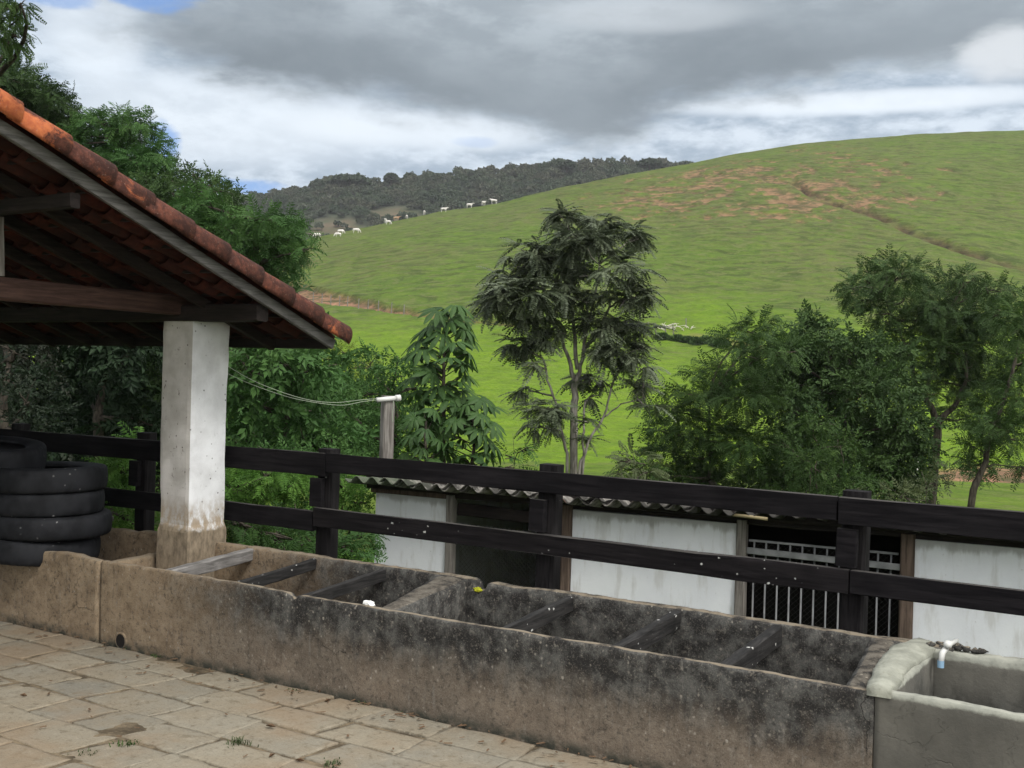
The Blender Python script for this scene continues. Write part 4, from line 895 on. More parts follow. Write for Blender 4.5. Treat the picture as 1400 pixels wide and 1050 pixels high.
# corrugated roof
V = []; nS = 600; ns = np.linspace(-.1, LX+.4, nS); nn_ = np.linspace(-.04, 4.6, 24); PIT = .19
for n_ in nn_:
    for s in ns:
        sheet = (s % 1.02)/1.02; zz = EZ+.0+(.032*math.sin(2*math.pi*s/PIT))+.01*math.sin(s*1.7)+.012*math.sin(s*4.1+1)-n_*.14
        V.append(sp(s, n_+.015*math.sin(math.floor(s/1.02)*5.3), zz))
V = np.array(V).reshape(len(nn_), nS, 3); lo = V.copy(); lo[..., 2] -= .012; al = np.concatenate([V.reshape(-1, 3), lo.reshape(-1, 3)]); K0 = nS*len(nn_)
i = np.arange(K0).reshape(len(nn_), nS); Fq = np.stack([i[:-1, :-1], i[:-1, 1:], i[1:, 1:], i[1:, :-1]], -1).reshape(-1, 4); edge = np.stack([i[0, :-1], i[0, :-1]+K0, i[0, 1:]+K0, i[0, 1:]], -1)
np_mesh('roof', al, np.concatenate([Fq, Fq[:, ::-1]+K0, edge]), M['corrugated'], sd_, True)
# loose offcuts of sheet poking out along the eave
for s in (.35, 1.05, 1.7, 2.45, 3.2):
    mb = MB(); n6 = 14; V = [sp(s+.36*j/n6, nn__, EZ+.018+.032*math.sin(2*math.pi*(s+.36*j/n6)/PIT+.5)+.012) for nn__ in (-.075, .5) for j in range(n6+1)]
    V += [(x, y, z-.01) for x, y, z in V]; m_ = n6+1
    fc = [(j, j+1, m_+j+1, m_+j) for j in range(n6)]+[(2*m_+j+1, 2*m_+j, 3*m_+j, 3*m_+j+1) for j in range(n6)]+[(j, 2*m_+j, 2*m_+j+1, j+1) for j in range(n6)]
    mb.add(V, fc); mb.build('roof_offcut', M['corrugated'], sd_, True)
MB().tube([sp(S['g0'][0]-.02, -.02, WT+.115), sp(S['g0'][0]+.13, -.02, WT+.112), sp(S['g0'][0]+.28, -.02, WT+.105)], .016, 6).build('bamboo_piece', material('bamboo', lambda t: (.20, .165, .09, 1), .6, .3), sd_, True)
# barred gate
g0, g1 = S['g0'][0]+.02, S['g1'][0]-.02; gz = (S['gt0'][1]+S['gt1'][1])/2; gb = (S['gb0'][1]+S['gb1'][1])/2
gt = bpy.data.objects.new('gate', None); COL.objects.link(gt); gt.parent = sd_; gt.location = (0, 0, 0)
nb = 12
for k in range(nb):
    s = g0+(g1-g0)*(k+.45)/nb; MB().tube([sp(s, .37, GZ+.15), sp(s, .37, gz)], .0085, 6).build('bar', M['metal'], gt, True)
MB().beam(sp(g0, .37, gz), sp(g1, .37, gz), .02, .02, n=4, jit=.001).build('top_rail', M['metal'], gt)
MB().beam(sp(g0-.08, .325, gb+.02), sp(g1+.05, .325, gb), .02, .055, n=6, jit=.002).build('strap', M['metal'], gt)
def netting(s0, s1, z0, z1, par):
    mb = MB(); a = .05; 
    z = z0; 
    for k in range(int((s1-s0+z1-z0)/a)):
        for sg in (0, 1):
            c = s0-(z1-z0)+k*a if sg == 0 else s0+k*a
            pts = []
            for zz, ss in ((z0, c), (z1, c+(z1-z0))) if sg == 0 else ((z0, c), (z1, c-(z1-z0))): pts.append((ss, zz))
            (sa, za), (sb, zb) = pts
            def clip(sx, zx, sy, zy, lim, hi):
                if (sx > lim if hi else sx < lim): f = (lim-sx)/(sy-sx); return lim, zx+(zy-zx)*f
                return sx, zx
            if max(sa, sb) < s0 or min(sa, sb) > s1: continue
            for lim, hi in ((s0, False), (s1, True)):
                na = clip(sa, za, sb, zb, lim, hi); nb_ = clip(sb, zb, sa, za, lim, hi); (sa, za), (sb, zb) = na, nb_
            if abs(sa-sb) < .01: continue
            mb.tube([sp(sa, .40, za), sp(sb, .40, zb)], .0016, 3, cap=False)
    mb.build('wire_netting', M['wire'], par)
netting(g0, g1, GZ+.3, gz-.02, gt); netting(S['w1'][0]+.1, S['o1'][0], GZ+.3, WT-.25, sd_)
MB().beam(sp(S['w1'][0]+.1, .38, WT-.10), sp(S['o1'][0], .38, WT-.13), .08, .12, n=8).build('lintel', M['roof_wood_x'], sd_)
# ================================================================== POST WITH PIPE, CABLE
b = ground_at(528, 11.9); tpz = dep(524, 541, 11.9)[2]
up = empty('cable_post', b, 'squared weathered wooden post carrying a white pipe and cable beside the shed roof', 'post')
MB().beam((b[0], b[1], b[2]-.3), (b[0]+.03, b[1], tpz), .12, .12, up=(.5, .9, 0), n=14, jit=.004).build('post', M['grey_post'], up)
pa = dep(515, 547, 11.75); pb = dep(541, 544.5, 11.85)
MB().tube([pa, pb], .025, 10).build('pipe', M['pvc'], up, True)
mb = MB(); d = (pb-pa)/np.linalg.norm(pb-pa); mb.lathe([(.018, 0), (.034, 0), (.034, .05), (.018, .05)], pb, 14, d, True); mb.build('pipe_collar', M['pvc'], up, True)
def cab(px, D0, D1, r=.003):
    pts = []
    for k in range(len(px)): pts.append(dep(px[k][0], px[k][1], D0+(D1-D0)*k/(len(px)-1)))
    fine = []
    for i in range(len(pts)-1):
        for k in range(6): fine.append(pts[i]+(pts[i+1]-pts[i])*k/6)
    fine.append(pts[-1]); f = np.array(fine)
    for _ in range(6): f[1:-1] = (f[:-2]+f[1:-1]*2+f[2:])/4
    return MB().tube(list(f), r, 5)
tag(cab([(515, 545), (490, 547), (462, 551), (430, 549), (395, 540), (350, 523), (318, 505), (290, 486)], 11.75, 10.2).build('cable', M['cable'], None, True, pa), 'upper of two thin pale cables from the pipe post towards the shelter', 'cable')
tag(cab([(515, 547), (495, 549), (470, 555), (440, 552), (400, 545), (360, 532), (318, 515), (290, 498)], 11.75, 10.3).build('cable', M['cable'], None, True, pa), 'lower of two thin pale cables from the pipe post towards the shelter', 'cable')
tag(cab([(538, 548), (538, 556), (536, 566), (537, 578)], 11.75, 11.75, .004).build('string', M['cable'], None, True, pb), 'thin string dangling from the white pipe', 'string')
# ================================================================== TREES
# central pinnate tree
rgp = 0
cl = [(775, 297, 24, 16), (825, 308, 40, 20), (868, 322, 22, 18), (800, 335, 45, 22), (720, 342, 36, 20), (758, 365, 55, 24), (835, 368, 45, 26), (690, 380, 32, 20), (715, 400, 45, 22), (668, 414, 24, 16), (785, 405, 45, 24), (855, 408, 32, 26), (730, 432, 38, 20), (820, 445, 50, 22), (872, 448, 24, 26), (855, 480, 42, 22), (762, 455, 30, 14), (715, 470, 26, 16), (728, 498, 16, 12), (880, 500, 20, 18), (868, 525, 18, 12), (725, 532, 22, 10), (742, 558, 28, 13), (738, 582, 20, 10), (810, 518, 26, 14), (812, 538, 12, 8), (882, 553, 14, 8), (803, 575, 10, 10), (806, 600, 10, 8)]
tree('pinnate_tree', 'slender grey-trunked tree with drooping dark feathery fronds standing alone before the pasture', 'tree', 23, [(a_, b_+2, c_*.92, d_*.8) for a_, b_, c_, d_ in cl], 74, 'pinn', 'lf_pinn', 21, rosette=True, bark='bark', out=.9, droop=.35, tr=.075, base_px=786, dz=.5, size=.78, branch=True,
     stems=[('base', [(785, 600), (784, 550), (786, 525)], .10, .065), ('n', [(786, 530), (778, 490), (768, 460), (752, 425), (742, 395)], .05, .015), ('n', [(786, 528), (796, 490), (803, 450), (812, 410), (820, 360)], .05, .015), ('n', [(797, 480), (822, 445), (835, 410)], .045, .02), ('n', [(790, 505), (785, 450), (780, 400), (778, 340)], .05, .015),
            ('base', [(775, 620), (768, 590), (763, 560), (750, 520), (742, 490)], .04, .02), ('base', [(798, 625), (797, 590), (800, 550)], .035, .02), ('base', [(793, 630), (810, 595), (826, 570), (836, 530)], .04, .02), ('n', [(826, 570), (850, 552), (880, 545)], .02, .01)])
# palmate trees
def palm_tree(base_px, D, top_y, bot_y, prof, label, seed, n, sc):
    rg = np.random.default_rng(seed); base = ground_at(base_px, D); top = dep(base_px-2, top_y, D)
    o = empty('palmate_tree', base, label, 'tree'); mb = MB()
    pts = [base+(top-base)*k/10+np.array([*rg.normal(0, .02, 2), 0])*(0 < k < 10) for k in range(11)]; pts[0] = pts[0]-np.array([0, 0, .3])
    mb.tube(pts, [.06-.04*k/10 for k in range(11)], 8); P_, Dr, S = [], [], []
    zt, zb = top[2], dep(base_px, bot_y, D)[2]
    for i in range(n):
        f = (i+.5)/n; z = zt-(zt-zb)*f; w_ = np.interp(f, *prof)*D/F*rg.uniform(.35, 1.1); th = i*2.4+rg.normal(0, .3)
        d = np.array([math.cos(th), math.sin(th), 0]); ax = base+(top-base)*((z-base[2])/(top[2]-base[2])); e = ax+d*w_+np.array([0, 0, .10+.1*(1-f)])
        mb.tube([ax, ax+d*w_*.5+np.array([0, 0, .09]), e], [.012, .009, .006], 4)
        P_.append(e); Dr.append(d+np.array([0, 0, rg.uniform(-.7, .15)])); S.append(sc*rg.uniform(.8, 1.15))
    mb.build('trunk', M['bark_dark'], o, True); V, R = scatter(SPR['palm'], np.array(P_), np.array(Dr), np.array(S), rg, .28); crown('crown', M['lf_palm'], o, V, R)
palm_tree(611, 19, 434, 600, ([0, .15, .3, .6, 1], [18, 40, 50, 46, 40]), 'tall young tree with big drooping hand-shaped leaves left of the pinnate tree', 5, 44, 1.1)
palm_tree(648, 18.5, 560, 650, ([0, .3, 1], [14, 34, 46]), 'lower tree with hand-shaped leaves at the foot of the taller palmate one', 6, 24, .95)
palm_tree(585, 18.2, 575, 660, ([0, .3, 1], [14, 30, 40]), 'small dark sapling with hand-shaped leaves just right of the cable post', 8, 18, .85)
# right-hand group
tree('feathery_tree', 'spreading tree with flat feathery sprays right of the pinnate tree', 'tree', 27, [(1035, 448, 36, 14), (1010, 462, 30, 10), (1045, 480, 55, 20), (1000, 512, 60, 16), (958, 540, 50, 14), (918, 560, 36, 12), (1010, 545, 55, 22), (905, 590, 30, 14), (965, 590, 60, 20), (925, 625, 50, 22), (1015, 610, 50, 28), (990, 645, 60, 28), (880, 655, 40, 22), (940, 668, 60, 20)],
     40, 'feather', 'lf_md', 31, out=1.1, droop=.2, tr=.13, base_px=1005)
tree('broadleaf_tree', 'dense dark bushy tree in the middle of the right-hand thicket', 'tree', 28, [(1107, 440, 16, 16), (1120, 462, 34, 22), (1085, 480, 34, 24), (1160, 480, 40, 26), (1205, 492, 36, 24), (1110, 520, 52, 30), (1175, 535, 52, 34), (1225, 540, 34, 30), (1075, 560, 40, 34), (1130, 580, 55, 34), (1190, 600, 50, 34), (1225, 620, 38, 36), (1090, 625, 50, 34), (1150, 645, 60, 34), (1210, 665, 46, 26), (1060, 665, 46, 26), (1240, 660, 30, 24), (1240, 580, 30, 30), (1255, 625, 26, 26), (1050, 520, 36, 30), (1085, 520, 36, 30), (1130, 500, 40, 30)],
     46, 'broad', 'lf_dark', 32, tr=.16, base_px=1140)
tree('flowering_shrub', 'brighter green bush at the front of the right-hand thicket', 'shrub', 24, [(1110, 640, 34, 26), (1075, 610, 24, 20), (1150, 610, 30, 24), (1120, 580, 22, 18), (1165, 670, 40, 20), (1095, 680, 50, 16), (1200, 500, 1, 1)][:6], 44, 'small', 'lf_md', 33, tr=.05)
tree('airy_tree', 'tall open-crowned tree with forked leaning trunk at far right', 'tree', 30, [(1185, 385, 24, 22), (1168, 412, 26, 16), (1228, 378, 32, 20), (1238, 406, 40, 22), (1250, 438, 34, 18), (1200, 430, 26, 14), (1296, 398, 36, 26), (1338, 410, 26, 24), (1306, 440, 48, 22), (1290, 480, 38, 20), (1345, 468, 36, 20), (1320, 528, 40, 18), (1268, 540, 24, 12), (1300, 560, 26, 12), (1232, 470, 26, 14), (1245, 505, 30, 16), (1165, 395, 18, 14), (1215, 365, 22, 12), (1250, 372, 20, 14), (1275, 420, 26, 20), (1320, 385, 22, 14), (1345, 440, 30, 20), (1300, 505, 34, 18), (1215, 450, 24, 14), (1360, 395, 18, 14), (1225, 600, 20, 14), (1350, 520, 34, 18), (1290, 450, 40, 24), (1325, 495, 36, 20), (1270, 470, 26, 20), (1365, 430, 26, 18), (1380, 400, 14, 10), (1285, 520, 26, 16), (1340, 575, 26, 14)],
     36, 'feather', 'lf_dark', 34, out=.9, tr=.12, base_px=1275, stems=[('base', [(1280, 600), (1283, 575), (1268, 548), (1250, 520), (1245, 480)], .14, .05), ('n', [(1283, 578), (1305, 555), (1322, 520), (1318, 460)], .09, .03), ('n', [(1262, 540), (1285, 490), (1298, 430)], .06, .02), ('n', [(1248, 500), (1225, 440), (1205, 400)], .05, .02)])
tree('airy_tree', 'leaning thin-trunked tree at the right edge of the view', 'tree', 27, [(1392, 450, 28, 26), (1398, 495, 30, 24), (1360, 560, 30, 24), (1390, 550, 30, 26), (1350, 600, 26, 16), (1385, 600, 26, 18), (1340, 635, 22, 16), (1400, 640, 16, 12), (1440, 480, 40, 40), (1450, 560, 40, 30), (1385, 520, 24, 16), (1370, 585, 30, 16), (1400, 420, 20, 20), (1330, 610, 24, 10)],
     40, 'feather', 'lf_md', 35, out=.9, tr=.08, base_px=1325, stems=[('base', [(1330, 670), (1345, 640), (1352, 600), (1368, 560), (1385, 510), (1395, 460)], .10, .03), ('n', [(1352, 605), (1380, 590), (1400, 570)], .04, .02)])
tree('grey_shrub', 'greyish feathery shrub low beside the foot of the pinnate tree', 'shrub', 21, [(865, 630, 26, 14), (885, 645, 26, 14), (850, 648, 18, 10)], 34, 'pinn', 'lf_olive', 36, size=.5, tr=.03, out=1.1)
tree('low_shrub', 'low dull green shrub below the leaning tree at far right', 'shrub', 25, [(1290, 650, 20, 12), (1265, 668, 26, 14), (1230, 680, 30, 14)], 34, 'small', 'lf_olive', 37, tr=.03)
tree('low_shrub', 'small leafy shrub on the bare red bank at far right', 'shrub', 33, [(1340, 650, 18, 12), (1310, 640, 16, 12)], 30, 'small', 'lf_mid', 38, tr=.03)
# left-hand group above the roof
tree('overhanging_tree', 'near tree whose drooping sprays enter at the top left corner', 'tree', 15, [(-5, 15, 30, 22), (18, 12, 20, 12), (28, 4, 16, 8), (10, 62, 20, 10), (22, 45, 18, 16), (-5, 55, 26, 20), (-40, 30, 50, 40), (-90, 60, 60, 50)], 110, 'pinn', 'lf_md', 41, out=1.1, droop=.6, size=.36, tr=.15, base_px=-130)
tree('flat_topped_tree', 'flat-topped dark tree above the roof near the left edge', 'tree', 30, [(18, 98, 28, 10), (5, 110, 30, 10), (35, 125, 40, 14), (20, 145, 50, 20), (68, 148, 28, 14), (82, 168, 22, 16), (-30, 150, 60, 50), (50, 175, 50, 20), (60, 135, 34, 10), (95, 162, 14, 10)], 75, 'feather', 'lf_dark', 42, out=1.0, droop=.05, tr=.16, base_px=20)
tree('light_feathery_tree', 'airy tree with thin see-through top behind the tile verge', 'tree', 28, [(150, 170, 36, 14), (120, 185, 24, 14), (185, 175, 30, 14), (205, 195, 22, 12), (222, 212, 16, 9), (150, 205, 46, 22), (195, 225, 34, 18), (160, 240, 50, 24), (215, 250, 24, 14), (205, 275, 36, 18), (120, 240, 50, 30), (175, 215, 40, 20), (135, 165, 22, 8), (170, 158, 18, 7), (100, 200, 30, 20)], 55, 'feather', 'lf_mid', 43, out=1.0, tr=.13, base_px=150)
tree('dark_round_tree', 'dark round-crowned tree between the airy tree and the far hill', 'tree', 26, [(225, 240, 26, 12), (205, 262, 30, 18), (265, 238, 20, 8), (300, 250, 18, 9), (322, 266, 14, 8), (235, 262, 36, 16), (262, 250, 30, 13), (290, 262, 28, 14), (312, 280, 24, 16), (250, 290, 44, 22), (295, 300, 36, 22), (330, 300, 16, 12), (240, 320, 50, 26), (300, 330, 40, 26)], 60, 'small', 'lf_dark', 44, tr=.16, base_px=240)
tree('weeping_tree', 'light green tree with layered drooping sprays just above the low end of the roof', 'tree', 22, [(275, 280, 30, 10), (258, 292, 26, 10), (300, 296, 26, 12), (285, 315, 34, 14), (318, 318, 34, 14), (345, 308, 26, 10), (372, 318, 30, 11), (398, 325, 22, 10), (350, 335, 40, 14), (392, 345, 28, 12), (340, 355, 44, 14), (378, 365, 28, 12), (310, 345, 30, 18), (410, 318, 16, 7), (395, 308, 20, 8), (360, 300, 24, 9), (415, 340, 14, 8)], 62, 'feather', 'lf_mid', 45, out=1.1, droop=.3, tr=.13, base_px=330)
# under the roof, behind the fence
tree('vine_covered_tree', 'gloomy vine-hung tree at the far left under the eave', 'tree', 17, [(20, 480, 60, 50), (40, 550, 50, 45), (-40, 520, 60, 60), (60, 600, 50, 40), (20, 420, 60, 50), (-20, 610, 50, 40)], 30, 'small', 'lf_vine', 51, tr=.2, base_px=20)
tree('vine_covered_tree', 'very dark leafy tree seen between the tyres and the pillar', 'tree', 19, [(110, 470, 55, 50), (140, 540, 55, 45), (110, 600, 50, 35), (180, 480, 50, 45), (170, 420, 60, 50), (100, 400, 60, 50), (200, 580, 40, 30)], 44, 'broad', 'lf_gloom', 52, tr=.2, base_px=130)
tree('thicket_tree', 'dark tree directly behind the white pillar', 'tree', 20, [(230, 470, 45, 45), (250, 550, 45, 45), (290, 480, 45, 40), (300, 430, 50, 40), (240, 410, 50, 40), (270, 610, 50, 35), (330, 455, 40, 30), (360, 440, 40, 26)], 36, 'broad', 'lf_dark', 53, tr=.18, base_px=250)
tree('leafy_bush', 'mid green leafy bush right of the pillar above the rails', 'bush', 16.5, [(335, 505, 34, 28), (385, 495, 40, 26), (425, 505, 34, 24), (350, 550, 46, 30), (410, 545, 42, 30), (445, 560, 30, 34), (365, 595, 50, 30), (425, 605, 46, 30), (330, 600, 30, 30), (455, 600, 24, 30)], 40, 'broad', 'lf_mid', 54, tr=.09)
tree('leafy_bush', 'darker rounded bush behind the cable post', 'bush', 21, [(505, 498, 34, 20), (540, 510, 34, 22), (570, 530, 26, 24), (500, 540, 40, 26), (545, 560, 42, 30), (500, 590, 40, 34), (555, 610, 44, 32), (590, 590, 24, 30), (470, 560, 20, 30), (595, 625, 30, 20)], 38, 'small', 'lf_mid', 55, tr=.10)
tree('yellowish_tree', 'pale yellow-green tree farther back beneath the eave tip', 'tree', 34, [(470, 482, 26, 14), (455, 500, 24, 16), (492, 500, 24, 14), (470, 520, 30, 18), (440, 490, 20, 12), (480, 545, 26, 20)], 26, 'small', 'lf_yel', 56, tr=.10)
for k, (nm, lab, D, c_, mt, sd) in enumerate([
    ('low_shrub', 'bright shrub between tyres and pillar below the top rail', 11.8, [(168, 640, 24, 20), (185, 615, 16, 12), (158, 665, 20, 16), (150, 640, 12, 14)], 'lf_fresh', 61),
    ('low_shrub', 'leafy shrub low behind the trough, between the tyres and the pillar', 11.2, [(165, 705, 26, 16), (205, 700, 22, 22), (222, 665, 14, 26), (190, 725, 30, 14), (175, 740, 26, 12)], 'lf_fresh', 62),
    ('low_shrub', 'bright feathery shrub directly right of the pillar between the rails', 12.5, [(330, 655, 28, 18), (365, 650, 28, 16), (400, 665, 34, 18), (345, 680, 30, 16), (318, 670, 14, 20)], 'lf_fresh', 63),
    ('low_shrub', 'bright shrub next to the shed corner, left of the white wall', 12.3, [(470, 665, 26, 22), (492, 690, 20, 22), (445, 680, 26, 20), (488, 658, 18, 14)], 'lf_fresh', 64),
    ('low_shrub', 'darker shrub behind the rear trough wall below the lower rail', 10.9, [(340, 725, 30, 14), (380, 735, 34, 14), (425, 742, 34, 14), (470, 748, 30, 14), (495, 735, 18, 18), (315, 715, 14, 14)], 'lf_mid', 65),
    ('low_shrub', 'mid green shrub beneath the tall bush, left of the second fence post', 13.5, [(420, 640, 40, 18), (380, 630, 40, 16), (460, 635, 30, 18), (340, 628, 30, 14), (420, 700, 40, 16)], 'lf_mid', 66)]):
    tree(nm, lab, 'shrub', D, c_, 170, 'small' if k % 2 else 'feather', mt, sd, tr=.025, size=.62, dz=.25, group='shrubs behind the fence')
for lab, D, c_, mt, sz, sd in [
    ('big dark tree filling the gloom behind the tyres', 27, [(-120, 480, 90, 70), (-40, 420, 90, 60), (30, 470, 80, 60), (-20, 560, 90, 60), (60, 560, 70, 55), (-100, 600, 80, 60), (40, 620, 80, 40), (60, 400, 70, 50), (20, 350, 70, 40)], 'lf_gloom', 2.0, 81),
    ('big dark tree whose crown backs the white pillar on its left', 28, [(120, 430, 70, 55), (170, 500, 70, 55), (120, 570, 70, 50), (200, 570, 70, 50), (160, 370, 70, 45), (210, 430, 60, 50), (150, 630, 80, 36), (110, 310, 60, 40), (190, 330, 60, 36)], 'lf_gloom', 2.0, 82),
    ('big dark tree whose crown backs the white pillar on its right', 27, [(280, 420, 60, 50), (320, 490, 60, 50), (270, 550, 60, 50), (340, 570, 60, 44), (300, 620, 70, 34), (250, 370, 60, 40), (310, 370, 50, 30), (370, 420, 40, 30), (240, 480, 50, 50)], 'lf_dark', 1.9, 83),
    ('mid green tree crown filling in beyond the bush by the cable post', 26, [(390, 470, 50, 26), (430, 510, 50, 36), (400, 560, 60, 40), (460, 600, 60, 36), (440, 560, 50, 36), (380, 620, 60, 30), (520, 620, 60, 28), (505, 560, 40, 36)], 'lf_mid', 1.6, 84)]:
    tree('thicket_tree', lab, 'tree', D, c_, 13, 'broad', mt, sd, size=sz, tr=.2, group='trees behind the shelter')
rg = np.random.default_rng(505); nU = 9000; ux = rg.uniform(-17, -5.6, nU); uy = rg.uniform(7.7, 15, nU); uz = height(ux, uy)
kp = ~((ux > -7.4) & (uy > 8.6)); ux, uy, uz = ux[kp], uy[kp], uz[kp]; hh = .15+.55*np.clip(.5+fbm(ux*.8, uy*.8, s=9)*1.6, 0, 1)
P_ = np.stack([ux, uy, uz+hh*rg.random(len(ux))**.5], -1); V, R = scatter(SPR['small']+SPR['broad'], P_, np.stack([rg.normal(0, 1, len(ux)), rg.normal(-.3, 1, len(ux)), rg.uniform(.1, 1, len(ux))], -1), rg.uniform(.6, 1.0, len(ux)), rg)
tag(crown('undergrowth', M['lf_fresh'], None, V, R), 'bright leafy undergrowth covering the ground below the rail fence', 'undergrowth', kind='stuff')
tree('thin_sapling', 'sparse thin sapling in front of the pasture between the palmate and pinnate trees', 'sapling', 19.5, [(700, 625, 16, 7), (720, 612, 14, 5), (690, 640, 20, 6)], 18, 'feather', 'lf_mid', 67, tr=.015, size=.7, out=1.2)
# distant forest
rg = np.random.default_rng(77)
fsky = [(-400, 330), (0, 300), (250, 285), (330, 274), (370, 270), (400, 266), (440, 252), (470, 246), (500, 250), (520, 256), (560, 246), (620, 241), (700, 236), (760, 228), (800, 228), (870, 228), (940, 232), (1100, 250), (1300, 270), (1600, 300)]
fa, fe = zip(*[azel(*q) for q in fsky])
def fz(a, r): e = np.interp(a, fa, fe); u = np.clip((r-380)/(640-380), 0, 1); z = H+r*(.03+(e-.03)*u**.8); return z-np.clip(r-640, 0, None)*.35+5*fbm(a*16, r*.012, s=71)*np.sin(math.pi*np.clip(u, 0, 1))
a, r, X, Y, Fq = polar_grid(np.radians(np.arange(-50, 40, .5)), np.concatenate([np.arange(380, 660, 7), np.arange(665, 900, 30)])); Zf = fz(a, r); fx, fy = projpx(X, Y, Zf)
bare = np.maximum(np.clip(1.25-((fx-462)/48)**2-((fy-318)/22)**2, 0, 1), np.clip(1.2-((fx-540)/40)**2-((fy-294)/13)**2, 0, 1))
hl = np_mesh('wooded_hill', np.stack([X, Y, Zf], -1), Fq, M['fhill'], None, True, {'bare': bare}); hl['kind'] = 'structure'
card = [np.concatenate([np.array([[(0, -.5, 0), (.9, -.55, -.1), (1, .5, -.15), (.1, .45, .0)]])@(rotz(k*2.1)@rotx(k*.7)).T for k in range(3)])]
NC = 7500; aa = rg.uniform(math.radians(-24), math.radians(13), NC); rr = 380+(660-380)*rg.random(NC)**.75; zz = fz(aa, rr)
Xf = rr*(np.sin(aa)*R0[0]+np.cos(aa)*F0[0]); Yf = rr*(np.sin(aa)*R0[1]+np.cos(aa)*F0[1]); px, py = projpx(Xf, Yf, zz)
br = np.maximum(np.clip(1.25-((px-462)/48)**2-((py-316)/22)**2, 0, 1), np.clip(1.2-((px-540)/40)**2-((py-293)/12)**2, 0, 1)); keep = (br < .3) | (rg.random(NC) < .05)
Pq, Dq, Sq = [], [], []
for x, y, z, k, q in zip(Xf, Yf, zz, keep, rg.random(NC)):
    if not k: continue
    R_ = 1.5+2.3*q**5; n = int(45+80*q); u = rg.normal(size=(n, 3)); u /= np.linalg.norm(u, axis=1, keepdims=True); u[:, 2] = np.where(u[:, 2] < -.3, -u[:, 2], u[:, 2])
    lump_ = 1+.3*np.sin(u[:, 0]*5+x)*np.sin(u[:, 1]*5+y); c = np.array([x, y, z+R_*.9])
    Pq.append(c+u*(R_*lump_*rg.uniform(.75, 1, n))[:, None]*np.array([1, 1, .75])); Dq.append(u+rg.normal(0, .5, (n, 3))); Sq.append(rg.uniform(.35, .95, n))
V, R = scatter(card, np.concatenate(Pq), np.concatenate(Dq), np.concatenate(Sq), rg, .8)
rw = np.repeat(rg.random(len(Pq)), [len(p)*12 for p in Pq]); 
fo = crown('forest', M['lf_far'], None, V, (R*.5+rw*.5)); fo['kind'] = 'stuff'
# emergent umbrella tree on the far ridge
for lab, cx, cy, rx, ry, D, sd in [('broad umbrella crown rising highest on the forest ridge behind the cattle', 478, 245, 30, 6, 610, 91), ('small dark crown on the forest skyline right of the umbrella crown', 535, 242, 9, 5, 620, 92), ('round crown on the highest part of the forest skyline', 775, 224, 12, 5, 620, 93), ('dark crown at the right end of the forest skyline next to the pasture', 888, 222, 16, 5, 600, 94)]:
    r_ = np.random.default_rng(sd); c = dep(cx, cy, D); hd = math.hypot(c[0], c[1]); az_ = math.atan2(c@R0, c@F0); zb = float(fz(np.array([az_]), np.array([hd]))[0]); o = empty('ridge_tree', (c[0], c[1], zb), lab, 'tree', 'trees on the far ridge')
    n = 900; u = r_.normal(size=(n, 3)); u /= np.linalg.norm(u, axis=1, keepdims=True); u[:, 2] = np.abs(u[:, 2])*.9-.2
    q = u*r_.uniform(.6, 1.05, n)[:, None]*np.array([rx, rx, ry*1.6])*D/F; q[:, 2] -= ry*.5*D/F
    V, R = scatter(card, c+q, u+r_.normal(0, .5, (n, 3)), r_.uniform(.7, 1.5, n), r_, .8); crown('crown', M['lf_ridge'], o, V, R)
    MB().tube([(c[0], c[1], zb-1), (c[0], c[1], c[2])], [.6, .4], 6).build('trunk', M['bark_dark'], o)
